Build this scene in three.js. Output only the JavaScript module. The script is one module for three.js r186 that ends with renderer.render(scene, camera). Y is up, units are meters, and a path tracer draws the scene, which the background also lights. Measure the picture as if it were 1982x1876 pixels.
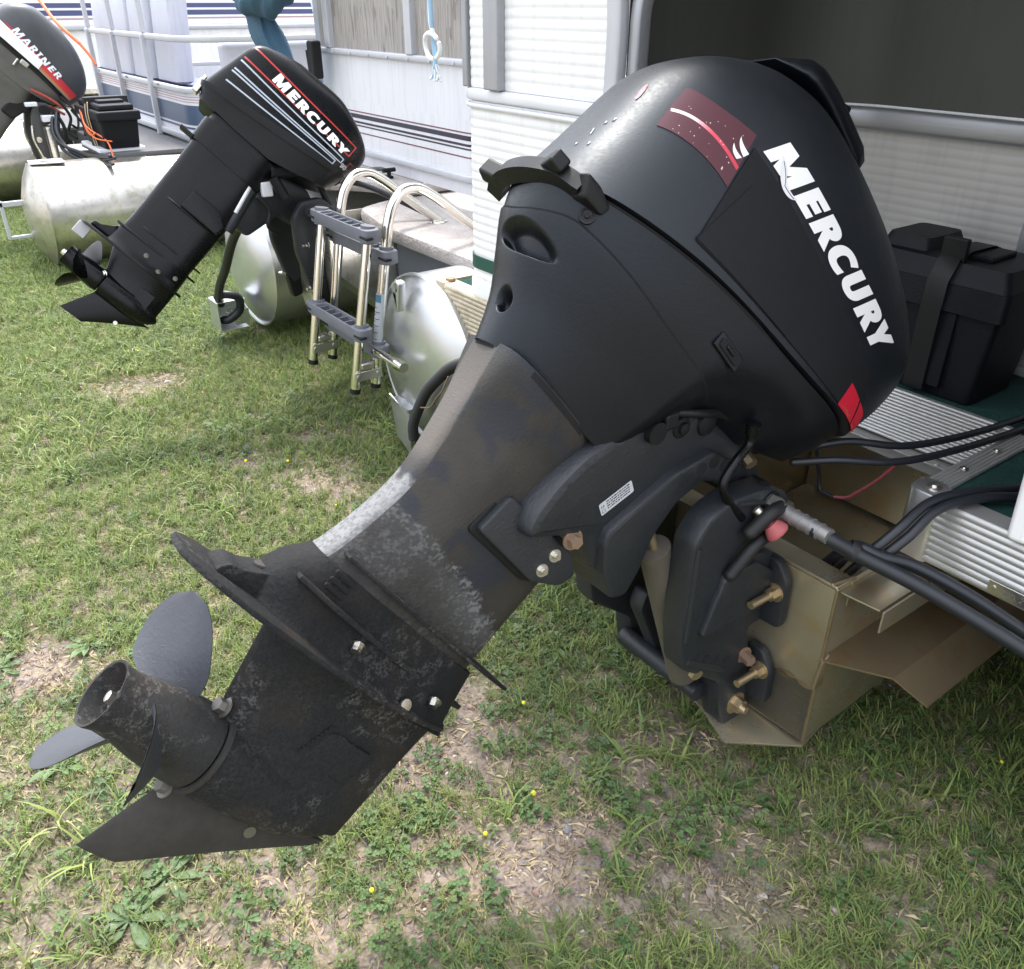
import * as THREE from 'three';
import { mergeGeometries, toCreasedNormals } from 'three/addons/utils/BufferGeometryUtils.js';
import { RoundedBoxGeometry } from 'three/addons/geometries/RoundedBoxGeometry.js';

// ---------------------------------------------------------------- camera, sky, sun, exposure
// boat axes: x = towards the bows, y = up, z = starboard; metres
const scene = new THREE.Scene();
const camera = new THREE.PerspectiveCamera(2 * Math.atan(938 / 1640) * 180 / Math.PI, 1024 / 969, 0.02, 900);
{
  const yaw = 53.8 * Math.PI / 180, pitch = Math.atan(938 / 1640);
  camera.position.set(0, 1.40, 0.85);
  camera.lookAt(Math.cos(yaw) * Math.cos(pitch), 1.40 - Math.sin(pitch), 0.85 - Math.sin(yaw) * Math.cos(pitch));
}
const renderer = new THREE.WebGLRenderer({ antialias: true });
renderer.toneMapping = THREE.LinearToneMapping;
renderer.toneMappingExposure = 2.5;
renderer.shadowMap.enabled = true;
const SUN_DIR = new THREE.Vector3(0.22, 1.0, -0.42).normalize();
{
  const W = 256, H = 128, d = new Float32Array(W * H * 4), v = new THREE.Vector3();
  for (let j = 0; j < H; j++) for (let i = 0; i < W; i++) {
    const el = ((j + 0.5) / H - 0.5) * Math.PI, az = ((i + 0.5) / W - 0.5) * 2 * Math.PI;
    v.set(Math.cos(el) * Math.cos(az), Math.sin(el), Math.cos(el) * Math.sin(az));
    const c = Math.max(0, v.dot(SUN_DIR)), up = Math.max(0, v.y);
    const cl = 1 + 0.10 * Math.sin(az * 3 + 4 * el) * Math.cos(az * 2 - 7 * el) + 0.06 * Math.sin(az * 7 + 11 * el);
    const L = (0.74 + 0.18 * up + 0.9 * Math.pow(c, 8) + 0.55 * Math.pow(c, 2.2)) * cl;
    const k = (j * W + i) * 4;
    d[k] = L * 0.94; d[k + 1] = L * 0.99; d[k + 2] = L * 1.09; d[k + 3] = 1;
  }
  const t = new THREE.DataTexture(d, W, H, THREE.RGBAFormat, THREE.FloatType);
  t.mapping = THREE.EquirectangularReflectionMapping;
  t.magFilter = THREE.LinearFilter; t.minFilter = THREE.LinearFilter; t.needsUpdate = true;
  scene.background = t; scene.environment = t;
}
const sun = new THREE.DirectionalLight(0xfff7ee, 2.4);
sun.position.copy(SUN_DIR).multiplyScalar(30).add(new THREE.Vector3(1, 0, -3));
sun.target.position.set(1, 0, -3);
sun.castShadow = true; sun.shadow.radius = 24; sun.shadow.mapSize.set(2048, 2048);
Object.assign(sun.shadow.camera, { left: -12, right: 12, top: 12, bottom: -12, near: 1, far: 60 });
scene.add(sun, sun.target);

// ---------------------------------------------------------------- small helpers
let seed = 12345;
const rnd = () => { seed = (seed + 0x6d2b79f5) | 0; let t = Math.imul(seed ^ (seed >>> 15), 1 | seed); t = (t + Math.imul(t ^ (t >>> 7), 61 | t)) ^ t; return ((t ^ (t >>> 14)) >>> 0) / 4294967296; };
const rr = (a, b) => a + (b - a) * rnd();
const lerp = (a, b, t) => a + (b - a) * t, clamp = (x, a = 0, b = 1) => Math.min(b, Math.max(a, x));
const sstep = (a, b, x) => { const t = clamp((x - a) / (b - a)); return t * t * (3 - 2 * t); };
const sp = (x, p) => Math.sign(x) * Math.pow(Math.abs(x), p);
const V = (x, y, z) => new THREE.Vector3(x, y, z);
// smooth curve through points [x, y]
function curve1(pts) {
  const n = pts.length, dl = [], m = [];
  for (let i = 0; i < n - 1; i++) dl.push((pts[i + 1][1] - pts[i][1]) / (pts[i + 1][0] - pts[i][0]));
  for (let i = 0; i < n; i++) m.push(i === 0 ? dl[0] : i === n - 1 ? dl[n - 2] : dl[i - 1] * dl[i] <= 0 ? 0 : 2 * dl[i - 1] * dl[i] / (dl[i - 1] + dl[i]));
  return (x) => {
    if (x <= pts[0][0]) return pts[0][1] + m[0] * (x - pts[0][0]) * 0.5;
    if (x >= pts[n - 1][0]) return pts[n - 1][1] + m[n - 1] * (x - pts[n - 1][0]) * 0.5;
    let i = 0; while (x > pts[i + 1][0]) i++;
    const h = pts[i + 1][0] - pts[i][0], t = (x - pts[i][0]) / h, a = t * t, b = a * t;
    return (2 * b - 3 * a + 1) * pts[i][1] + (b - 2 * a + t) * h * m[i] + (3 * a - 2 * b) * pts[i + 1][1] + (b - a) * h * m[i + 1];
  };
}
// tiling value noise
const LAT = new Float32Array(256 * 256); for (let i = 0; i < LAT.length; i++) LAT[i] = rnd();
function vn(x, y, per, s = 0) {
  const xi = Math.floor(x), yi = Math.floor(y), fx = x - xi, fy = y - yi, u = fx * fx * (3 - 2 * fx), w = fy * fy * (3 - 2 * fy);
  const g = (a, b) => LAT[(((((b % per) + per) % per) + s * 37) & 255) * 256 + (((((a % per) + per) % per) + s * 91) & 255)];
  return lerp(lerp(g(xi, yi), g(xi + 1, yi), u), lerp(g(xi, yi + 1), g(xi + 1, yi + 1), u), w);
}
// u, v in 0..1, tiles
function fbm(u, v, f, oct, s = 0, gain = 0.5) { let a = 1, t = 0, n = 0; for (let o = 0; o < oct; o++) { t += a * vn(u * f, v * f, f, s + o); n += a; a *= gain; f *= 2; } return t / n; }
function texOf(w, h, fn, srgb = false) {
  const d = new Uint8Array(w * h * 4);
  for (let j = 0; j < h; j++) for (let i = 0; i < w; i++) {
    const c = fn((i + 0.5) / w, (j + 0.5) / h), k = (j * w + i) * 4;
    for (let q = 0; q < 3; q++) { let x = clamp(Array.isArray(c) ? c[q] : c); if (srgb) x = x <= 0.0031308 ? x * 12.92 : 1.055 * Math.pow(x, 1 / 2.4) - 0.055; d[k + q] = Math.round(x * 255); }
    d[k + 3] = 255;
  }
  const t = new THREE.DataTexture(d, w, h, THREE.RGBAFormat);
  t.wrapS = t.wrapT = THREE.RepeatWrapping; t.magFilter = THREE.LinearFilter; t.minFilter = THREE.LinearFilter;
  if (srgb) t.colorSpace = THREE.SRGBColorSpace;
  t.needsUpdate = true; return t;
}
const rep = (t, r, ry = r) => { const c = t.clone(); c.repeat.set(r, ry); c.needsUpdate = true; return c; };

// ---- geometry: everything becomes position + normal + uv, not indexed
function norm(g, crease = 0.6) {
  let q = g.index ? g.toNonIndexed() : g.clone();
  for (const k of Object.keys(q.attributes)) if (!['position', 'normal', 'uv'].includes(k)) q.deleteAttribute(k);
  if (crease !== null) { q.scale(1000, 1000, 1000); q = toCreasedNormals(q, crease); q.scale(0.001, 0.001, 0.001); }
  if (!q.attributes.uv) q.setAttribute('uv', new THREE.BufferAttribute(new Float32Array(q.attributes.position.count * 2), 2));
  q.morphAttributes = {}; return q;
}
function boxUV(g) {   // uv in metres from the dominant face direction
  const p = g.attributes.position, n = g.attributes.normal, uv = g.attributes.uv;
  for (let i = 0; i < p.count; i += 3) {
    let ax = 0, ay = 0, az = 0;
    for (let k = 0; k < 3; k++) { ax += n.getX(i + k); ay += n.getY(i + k); az += n.getZ(i + k); }
    ax = Math.abs(ax); ay = Math.abs(ay); az = Math.abs(az);
    for (let k = i; k < i + 3; k++) {
      const x = p.getX(k), y = p.getY(k), z = p.getZ(k);
      if (ay >= ax && ay >= az) uv.setXY(k, x, z); else if (ax >= az) uv.setXY(k, z, y); else uv.setXY(k, x, y);
    }
  }
  return g;
}
const box = (w, h, d, x = 0, y = 0, z = 0, r = 0.004) => {
  const g = r > 0 ? new RoundedBoxGeometry(w, h, d, 2, Math.min(r, w / 2.01, h / 2.01, d / 2.01)) : new THREE.BoxGeometry(w, h, d);
  const q = norm(g, r > 0 ? null : 0.5); q.translate(x, y, z); return boxUV(q);
};
const cyl = (r0, r1, len, seg = 24, open = false) => norm(new THREE.CylinderGeometry(r1, r0, len, seg, 1, open));
// cylinder from a to b
function rod(a, b, r0, r1 = r0, seg = 20) {
  const d = b.clone().sub(a), g = cyl(r0, r1, d.length(), seg);
  g.applyQuaternion(new THREE.Quaternion().setFromUnitVectors(V(0, 1, 0), d.normalize())); g.translate((a.x + b.x) / 2, (a.y + b.y) / 2, (a.z + b.z) / 2); return boxUV(g);
}
function tube(pts, r, seg = 40, rad = 10, closed = false) {
  const c = new THREE.CatmullRomCurve3(pts.map((p) => p.isVector3 ? p : V(...p)), closed, 'centripetal');
  const g = new THREE.TubeGeometry(c, seg, r, rad, closed), uv = g.attributes.uv, L = c.getLength();
  for (let i = 0; i < uv.count; i++) uv.setXY(i, uv.getX(i) * L, uv.getY(i) * 2 * Math.PI * r);
  const out = [norm(g, null)];
  if (!closed) for (const e of [0, 1]) { const s = norm(new THREE.SphereGeometry(r * 0.999, rad, 6), null); s.translate(...c.getPointAt(e).toArray()); out.push(s); }
  return mergeGeometries(out);
}
// rings of points -> skin; uv = metres around, metres along
function loft(rings, { caps = true, crease = 0.6, closed = true } = {}) {
  const n = rings[0].length, m = closed ? n + 1 : n, pos = [], uv = [], idx = [];
  rings.forEach((r, j) => {
    let s = 0;
    for (let i = 0; i < m; i++) {
      const p = r[i % n]; if (i > 0) s += p.distanceTo(r[(i - 1) % n]);
      pos.push(p.x, p.y, p.z); uv.push(s, j === 0 ? 0 : 0);
    }
  });
  let acc = 0;
  rings.forEach((r, j) => { if (j) acc += r[0].distanceTo(rings[j - 1][0]); for (let i = 0; i < m; i++) uv[(j * m + i) * 2 + 1] = acc; });
  for (let j = 0; j < rings.length - 1; j++) for (let i = 0; i < m - 1; i++) { const a = j * m + i, b = a + 1, c = a + m, d = c + 1; idx.push(a, b, c, b, d, c); }
  if (caps && closed) for (const j of [0, rings.length - 1]) {
    const c = new THREE.Vector3(); rings[j].forEach((p) => c.add(p)); c.divideScalar(n);
    const at = pos.length / 3; pos.push(c.x, c.y, c.z); uv.push(0, 0);
    for (let i = 0; i < n; i++) { const a = j * m + i, b = j * m + (i + 1); if (j === 0) idx.push(at, b, a); else idx.push(at, a, b); }
  }
  const g = new THREE.BufferGeometry();
  g.setAttribute('position', new THREE.Float32BufferAttribute(pos, 3)); g.setAttribute('uv', new THREE.Float32BufferAttribute(uv, 2)); g.setIndex(idx);
  return norm(g, crease);
}
// grid of points f(i, j) -> sheet, uv given by fuv or 0..1
function sheet(nu, nv, f, fuv, crease = 0.7) {
  const pos = [], uv = [], idx = [];
  for (let j = 0; j <= nv; j++) for (let i = 0; i <= nu; i++) { const p = f(i / nu, j / nv); pos.push(p.x, p.y, p.z); const q = fuv ? fuv(i / nu, j / nv) : [i / nu, j / nv]; uv.push(q[0], q[1]); }
  for (let j = 0; j < nv; j++) for (let i = 0; i < nu; i++) { const a = j * (nu + 1) + i, b = a + 1, c = a + nu + 1, d = c + 1; idx.push(a, b, c, b, d, c); }
  const g = new THREE.BufferGeometry();
  g.setAttribute('position', new THREE.Float32BufferAttribute(pos, 3)); g.setAttribute('uv', new THREE.Float32BufferAttribute(uv, 2)); g.setIndex(idx);
  return norm(g, crease);
}
// polygon [a, b] in a plane, given depth along its normal, bevelled. axis 'z': (x, y) polygon, from z0 to z1; 'y': (x, z) polygon; 'x': (z, y) polygon
function prism(pts, axis, c0, c1, bev = 0.004, holes = []) {
  const s = new THREE.Shape(pts.map((p) => new THREE.Vector2(p[0], axis === 'y' ? -p[1] : axis === 'x' ? p[1] : p[1])).map((v) => axis === 'x' ? new THREE.Vector2(-v.x, v.y) : v));
  for (const h of holes) { const q = new THREE.Path(); q.absarc(axis === 'x' ? -h[0] : h[0], axis === 'y' ? -h[1] : h[1], h[2], 0, Math.PI * 2, true); s.holes.push(q); }
  const b = Math.min(bev, Math.abs(c1 - c0) / 2.05);
  let g = new THREE.ExtrudeGeometry(s, { depth: Math.abs(c1 - c0) - 2 * b, bevelEnabled: b > 0, bevelThickness: b, bevelSize: b, bevelOffset: -b, bevelSegments: 2, curveSegments: 10, steps: 1 });
  g.translate(0, 0, b);
  if (axis === 'z') g.translate(0, 0, Math.min(c0, c1));
  if (axis === 'y') { g.rotateX(-Math.PI / 2); g.translate(0, Math.min(c0, c1), 0); }
  if (axis === 'x') { g.rotateY(Math.PI / 2); g.translate(Math.min(c0, c1), 0, 0); }
  return boxUV(norm(g, 0.5));
}
// smooth a polygon's corners into a closed curve
function roundPoly(pts, r = 0.02, k = 5) {
  const out = [], n = pts.length;
  for (let i = 0; i < n; i++) {
    const a = pts[(i + n - 1) % n], b = pts[i], c = pts[(i + 1) % n];
    const la = Math.hypot(a[0] - b[0], a[1] - b[1]), lc = Math.hypot(c[0] - b[0], c[1] - b[1]), q = Math.min(r, la * 0.45, lc * 0.45);
    const p0 = [b[0] + (a[0] - b[0]) / la * q, b[1] + (a[1] - b[1]) / la * q], p1 = [b[0] + (c[0] - b[0]) / lc * q, b[1] + (c[1] - b[1]) / lc * q];
    for (let j = 0; j <= k; j++) { const t = j / k; out.push([(1 - t) * (1 - t) * p0[0] + 2 * t * (1 - t) * b[0] + t * t * p1[0], (1 - t) * (1 - t) * p0[1] + 2 * t * (1 - t) * b[1] + t * t * p1[1]]); }
  }
  return out;
}
// lathe round the axis from a along d: profile [distance along, radius]
function lathe(prof, a, d, seg = 40, crease = 0.5) {
  const g = norm(new THREE.LatheGeometry(prof.map((p) => new THREE.Vector2(Math.max(p[1], 1e-5), p[0])), seg), crease);
  g.applyQuaternion(new THREE.Quaternion().setFromUnitVectors(V(0, 1, 0), d.clone().normalize())); g.translate(a.x, a.y, a.z); return boxUV(g);
}
function hexBolt(at, dir, r = 0.008, len = 0.008, stud = 0) {   // washer, hexagon, optional stud
  const d = dir.clone().normalize(), out = [rod(at, at.clone().addScaledVector(d, 0.0025), r * 1.5, r * 1.5, 20)];
  const a = at.clone().addScaledVector(d, 0.0025); out.push(rod(a, a.clone().addScaledVector(d, len), r, r * 0.97, 6));
  if (stud) { const b = a.clone().addScaledVector(d, len); out.push(rod(b, b.clone().addScaledVector(d, stud), r * 0.6, r * 0.58, 14)); }
  return mergeGeometries(out);
}
const names = {};
function numbered(n) { names[n] = (names[n] ?? -1) + 1; return names[n] ? n + '_' + String(names[n]).padStart(3, '0') : n; }
function thing(name, label, category, [x, y, z] = [0, 0, 0], group) {
  const o = new THREE.Group(); o.name = numbered(name); o.position.set(x, y, z); scene.add(o);
  o.userData = { label, category }; if (group) o.userData.group = group; return o;
}
// part made of world-space geometries, hung under its thing (or under a part mesh)
function part(parent, name, geos, mat, label) {
  geos = Array.isArray(geos) ? geos : [geos];
  const g = geos.length > 1 ? mergeGeometries(geos) : geos[0];
  let root = parent; while (root.parent && root.parent !== scene) root = root.parent;
  const q = g.clone(); q.translate(-root.position.x, -root.position.y, -root.position.z);
  const m = new THREE.Mesh(q, mat); m.name = name; m.castShadow = m.receiveShadow = true; if (label) m.userData.label = label;
  parent.add(m); return m;
}
function structure(name, geos, mat) { const m = part(scene, name, geos, mat); m.userData.kind = 'structure'; return m; }

// ---------------------------------------------------------------- materials
const T = {};
T.speck = texOf(512, 512, (u, v) => { const a = fbm(u, v, 8, 5, 1), b = vn(u * 256, v * 256, 256, 4), c = vn(u * 90, v * 90, 90, 6); return lerp(0.72, 1.0, a) * (b > 0.93 ? 1.5 : 1) * (c > 0.95 ? 0.75 : 1) / 1.5; });
T.rough = texOf(512, 512, (u, v) => 0.55 + 0.45 * (fbm(u, v, 6, 5, 9) * 0.8 + 0.4 * vn(u * 128, v * 128, 128, 2) - 0.1));
T.bumpFine = texOf(256, 256, (u, v) => fbm(u, v, 48, 3, 3));
T.bumpCast = texOf(512, 512, (u, v) => { const f = fbm(u, v, 40, 3, 3), p = vn(u * 60, v * 60, 60, 11); return f * 0.7 + (p < 0.18 ? 0 : 0.3); });
// pitted, chalky black casting
T.corrode = texOf(1024, 1024, (u, v) => {
  const big = fbm(u, v, 5, 4, 21), mid = fbm(u, v, 34, 3, 31), fine = fbm(u, v, 170, 2, 41), z = sstep(0.46, 0.66, big) * sstep(0.40, 0.70, mid) + 0.08;
  const w = clamp(z * sstep(0.30, 0.75, fine)) * 0.85 + 0.15 * fine * big, br = sstep(0.5, 0.7, fbm(u, v, 6, 3, 55));
  return [lerp(0.008, 0.070, w) + 0.007 * br, lerp(0.0082, 0.068, w) + 0.0045 * br, lerp(0.009, 0.066, w) + 0.002 * br];
}, true);
// midsection: across = metres from the trailing edge (0..0.4), up = engine height (-0.36..0.06)
T.leg = texOf(1024, 1024, (u, v) => {
  const s = u * 0.4, h = lerp(-0.36, 0.06, v), n1 = fbm(u, v, 5, 5, 60), n2 = fbm(u, v, 24, 4, 61), n3 = fbm(u, v, 100, 2, 62), bl = fbm(u, v, 7, 4, 66);
  let c = [lerp(0.014, 0.044, n1), lerp(0.0145, 0.039, n1), lerp(0.015, 0.032, n1)];
  const blue = sstep(0.52, 0.66, bl) * 0.7; c = [lerp(c[0], 0.016, blue), lerp(c[1], 0.019, blue), lerp(c[2], 0.028, blue)];
  const edge = -0.205 - 0.17 * s + 0.03 * (n2 - 0.5) + 0.012 * (n3 - 0.5);           // corrosion lies below this slanting line
  const z = sstep(0.004, -0.012, h - edge);
  const rim = z * sstep(-0.07, -0.004, h - edge) * (0.35 + 1.2 * sstep(0.1, 0.3, s));
  const chip = sstep(0.46, 0.66, n2 * 0.6 + n3 * 0.4) * sstep(0.3, 0.7, n3), grit = lerp(0.014, 0.044, n3 * 0.6 + n2 * 0.4);
  c = [lerp(c[0], grit * 1.04, z), lerp(c[1], grit * 0.98, z), lerp(c[2], grit * 0.92, z)];
  const wh = clamp(rim * (0.25 + 0.75 * chip) + z * chip * 0.22 * sstep(0.32, 0.5, n1)); c = c.map((x, i) => lerp(x, [0.125, 0.127, 0.130][i], wh));
  const tr = sstep(0.041, 0.034, s + 0.004 * (n2 - 0.5));                                     // worn trailing edge
  const w2 = tr * sstep(-0.180, -0.200, h + 0.03 * (n2 - 0.5)), w3 = tr * (1 - sstep(-0.13, -0.17, h)) * sstep(0.1, -0.05, h);
  c = c.map((x, i) => lerp(x, lerp([0.185, 0.188, 0.19][i], 0.10, sstep(0.35, 0.75, n3 * 0.6 + n2 * 0.4)), w2 * 0.92)); c = c.map((x, i) => lerp(x, [0.105, 0.092, 0.08][i], w3 * 0.75));
  return c;
}, true);
T.tubeAl = texOf(512, 512, (u, v) => 0.82 + 0.18 * fbm(u, v, 6, 4, 70));
T.tubeOld = texOf(512, 512, (u, v) => { const a = fbm(u, v, 5, 5, 71), b = sstep(0.50, 0.72, fbm(u, v, 14, 5, 73)) + 0.6 * sstep(0.6, 0.75, fbm(u, v, 50, 3, 74)); return [lerp(0.62, 0.95, a) - 0.14 * b, lerp(0.61, 0.94, a) - 0.15 * b, lerp(0.58, 0.92, a) - 0.18 * b]; });
T.gold = texOf(512, 512, (u, v) => { const a = fbm(u, v, 4, 5, 75), b = fbm(u, v, 10, 4, 77), c = sstep(0.5, 0.75, b); return [lerp(0.60, 0.85, a), lerp(0.54, 0.79, a) - 0.07 * c, lerp(0.44, 0.66, a) - 0.12 * c]; });
T.carpetGreen = texOf(512, 512, (u, v) => { const a = fbm(u, v, 6, 4, 80), b = vn(u * 200, v * 200, 200, 3); const k = 0.55 + 0.5 * a + 0.3 * (b - 0.5); return [0.006 * k, 0.050 * k, 0.043 * k]; }, true);
T.carpetGrey = texOf(512, 512, (u, v) => { const a = fbm(u, v, 5, 5, 83), b = vn(u * 220, v * 220, 220, 5); const k = 0.6 + 0.5 * a + 0.4 * (b - 0.5); return [0.42 * k, 0.385 * k, 0.365 * k]; }, true);
T.curtain = texOf(512, 512, (u, v) => { const a = fbm(u * 3 % 1, v * 0.25, 40, 3, 85), b = vn(u * 110, v * 14, 110, 9); return 0.55 + 0.5 * a - (b > 0.78 ? 0.22 : 0); });
T.soil = texOf(2048, 2048, (u, v) => {
  const a = fbm(u, v, 6, 6, 90), b = fbm(u, v, 60, 4, 95), f = vn(u * 700, v * 700, 700, 7), g = fbm(u, v, 14, 4, 99), st = sstep(0.62, 0.72, vn(u * 260, v * 70, 260, 8)) + sstep(0.62, 0.72, vn(u * 80, v * 240, 80, 12));
  const k = lerp(0.72, 1.12, a) * lerp(0.70, 1.25, b) * (0.66 + 0.68 * f), gr = sstep(0.50, 0.64, g);
  let c = [0.215 * k, 0.170 * k, 0.142 * k]; c = c.map((x, i) => lerp(x, [0.27, 0.22, 0.15][i] * k, 0.5 * clamp(st)));
  return c.map((x, i) => lerp(x, [0.15, 0.16, 0.07][i] * k, 0.45 * gr));
}, true);
T.soilBump = texOf(2048, 2048, (u, v) => fbm(u, v, 40, 5, 101, 0.8));
T.dirtRain = texOf(512, 512, (u, v) => 0.90 + 0.10 * fbm(u, v * 0.999, 7, 5, 110) - 0.05 * sstep(0.55, 0.8, vn(u * 90, v * 6, 90, 13)));

T.leather = texOf(512, 512, (u, v) => { const a = fbm(u, v, 5, 5, 130), b = fbm(u, v, 60, 3, 133); return clamp(0.35 + 0.8 * a * a + 0.25 * (b - 0.5)); });

const M = {};
const std = (o) => new THREE.MeshStandardMaterial({ side: THREE.DoubleSide, ...o });
const phys = (o) => new THREE.MeshPhysicalMaterial({ side: THREE.DoubleSide, ...o });
const rgb = (r, g, b) => new THREE.Color().setRGB(r, g, b);
M.cowl = phys({ specularIntensity: 1, specularColor: rgb(0.82, 0.92, 1.0), color: rgb(0.0065, 0.0085, 0.0135), map: rep(T.speck, 2.2), roughness: 0.62, roughnessMap: rep(T.rough, 2), clearcoat: 0.32, clearcoatRoughness: 0.5, bumpMap: rep(T.bumpFine, 6), bumpScale: 0.00012 });
M.chap = phys({ specularIntensity: 0.6, specularColor: rgb(0.8, 0.9, 1.0), color: rgb(0.0045, 0.006, 0.0095), map: rep(T.speck, 2.2), clearcoat: 0.2, clearcoatRoughness: 0.34, roughness: 0.55, roughnessMap: rep(T.rough, 2), bumpMap: rep(T.bumpFine, 8), bumpScale: 0.0002 });
M.blackGloss = phys({ specularIntensity: 0.55, color: rgb(0.004, 0.0045, 0.006), roughness: 0.38, roughnessMap: rep(T.rough, 3), map: rep(T.speck, 3) });
M.black = phys({ specularIntensity: 0.6,  color: rgb(0.011, 0.0115, 0.013), roughness: 0.62, roughnessMap: rep(T.rough, 3), map: rep(T.speck, 3) });
M.cast = phys({ specularIntensity: 0.9,  color: rgb(0.028, 0.032, 0.038), roughness: 0.58, roughnessMap: rep(T.rough, 3), map: rep(T.speck, 3), bumpMap: rep(T.bumpFine, 5), bumpScale: 0.0004 });
M.corrode = phys({ specularIntensity: 0.6,  map: rep(T.corrode, 2.1), roughness: 0.8, bumpMap: rep(T.bumpCast, 4), bumpScale: 0.0012 });
M.corrodeDark = M.corrode.clone(); M.corrodeDark.color = rgb(0.62, 0.63, 0.66);
M.strut = std({ color: rgb(0.046, 0.041, 0.037), map: rep(T.leather, 2), roughness: 0.75, bumpMap: rep(T.bumpCast, 3), bumpScale: 0.0005 });
M.prop = std({ color: rgb(0.075, 0.082, 0.100), map: rep(T.speck, 4), roughness: 0.62, roughnessMap: rep(T.rough, 3), bumpMap: rep(T.bumpCast, 5), bumpScale: 0.0005 });
M.propHub = std({ color: rgb(0.065, 0.062, 0.058), map: rep(T.corrode, 3), roughness: 0.75, bumpMap: rep(T.bumpCast, 4), bumpScale: 0.0008 });
M.propHub.color = rgb(1, 0.98, 0.95);
M.leg = phys({ specularIntensity: 0.7,  map: T.leg, roughness: 0.6, bumpMap: rep(T.bumpCast, 3), bumpScale: 0.0006 });
M.rubber = std({ color: rgb(0.011, 0.011, 0.013), roughness: 0.6, map: rep(T.speck, 5) });
M.cable = std({ color: rgb(0.012, 0.014, 0.019), roughness: 0.42 });
M.tape = phys({ specularIntensity: 0.5, color: rgb(0.016, 0.018, 0.021), roughness: 0.6, map: rep(T.speck, 4) });
M.gap = std({ color: rgb(0.004, 0.004, 0.005), roughness: 0.9 });
M.steel = std({ color: rgb(0.62, 0.60, 0.55), metalness: 1, roughness: 0.38, roughnessMap: rep(T.rough, 6) });
M.dullSteel = std({ color: rgb(0.20, 0.19, 0.175), metalness: 0.8, roughness: 0.55, roughnessMap: rep(T.rough, 6) });
M.zinc = std({ color: rgb(0.50, 0.40, 0.26), metalness: 0.9, roughness: 0.5, roughnessMap: rep(T.rough, 6) });
M.brass = std({ color: rgb(0.30, 0.21, 0.15), metalness: 0.7, roughness: 0.65 });
M.chrome = std({ color: rgb(0.74, 0.72, 0.66), metalness: 1, roughness: 0.14 });
M.alu = std({ color: rgb(0.70, 0.715, 0.73), metalness: 0.9, roughness: 0.42, map: rep(T.tubeAl, 1.3), roughnessMap: rep(T.rough, 1.5) });
M.aluOld = std({ color: rgb(0.78, 0.765, 0.73), metalness: 0.92, roughness: 0.42, map: rep(T.tubeOld, 1.6), roughnessMap: rep(T.rough, 2) });
M.rail = std({ color: rgb(0.58, 0.58, 0.57), metalness: 0.75, roughness: 0.46, map: rep(T.tubeAl, 2) });
M.railOld = std({ color: rgb(0.66, 0.59, 0.47), metalness: 0.55, roughness: 0.55, map: rep(T.tubeOld, 2) });
M.gold = std({ map: rep(T.gold, 2.0), color: rgb(0.56, 0.545, 0.475), metalness: 0.75, roughness: 0.40, roughnessMap: rep(T.rough, 2) });
M.rust = std({ map: rep(T.gold, 3.0), color: rgb(0.33, 0.275, 0.20), metalness: 0.65, roughness: 0.5, roughnessMap: rep(T.rough, 2) });
M.white = std({ color: rgb(0.86, 0.86, 0.865), roughness: 0.42, map: rep(T.dirtRain, 1.2) });
M.whiteMetal = std({ color: rgb(0.74, 0.75, 0.79), roughness: 0.45, metalness: 0.1, map: rep(T.dirtRain, 1.0) });
M.frame = std({ color: rgb(0.38, 0.39, 0.41), roughness: 0.42, metalness: 0.55, map: rep(T.dirtRain, 2) });
M.paleFrame = std({ color: rgb(0.53, 0.54, 0.57), roughness: 0.5, metalness: 0.25, map: rep(T.dirtRain, 2) });
M.darkPanel = phys({ color: rgb(0.016, 0.017, 0.016), roughness: 0.45 });
M.recess = std({ color: rgb(0.52, 0.505, 0.48), roughness: 0.5, map: rep(T.dirtRain, 1.2) });
M.olivePanel = std({ color: rgb(0.062, 0.065, 0.056), roughness: 0.6, map: rep(T.dirtRain, 1) });
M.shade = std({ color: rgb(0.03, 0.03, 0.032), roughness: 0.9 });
M.curtain = std({ color: rgb(0.40, 0.37, 0.345), roughness: 0.85, map: T.curtain });
M.carpetGreen = std({ map: rep(T.carpetGreen, 3), roughness: 1, bumpMap: rep(T.bumpFine, 3), bumpScale: 0.003 });
M.carpetGrey = std({ map: rep(T.carpetGrey, 3), roughness: 1, bumpMap: rep(T.bumpFine, 3), bumpScale: 0.004 });
M.vinyl = std({ color: rgb(0.50, 0.51, 0.575), roughness: 0.48, map: rep(T.dirtRain, 1.5) });
M.vinylBlue = std({ color: rgb(0.07, 0.085, 0.19), roughness: 0.5 });
M.blue = std({ color: rgb(0.085, 0.125, 0.20), roughness: 0.4, metalness: 0.2, map: rep(T.dirtRain, 2) });
M.blueCloth = std({ color: rgb(0.045, 0.105, 0.165), roughness: 0.9, bumpMap: rep(T.bumpFine, 4), bumpScale: 0.002 });
M.stripeDark = std({ color: rgb(0.025, 0.020, 0.045), roughness: 0.45 });
M.stripeRed = std({ color: rgb(0.16, 0.06, 0.075), roughness: 0.5 });
M.stripePink = std({ color: rgb(0.42, 0.29, 0.30), roughness: 0.5 });
M.greenPaint = std({ color: rgb(0.012, 0.07, 0.05), roughness: 0.5 });
M.plasticGrey = std({ color: rgb(0.22, 0.23, 0.27), roughness: 0.65, map: rep(T.speck, 5) });
M.batt = phys({ specularIntensity: 0.5,  color: rgb(0.013, 0.0145, 0.021), roughness: 0.55, map: rep(T.speck, 4), bumpMap: rep(T.bumpFine, 6), bumpScale: 0.0005 });
M.red = std({ color: rgb(0.55, 0.012, 0.035), roughness: 0.42 });
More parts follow.
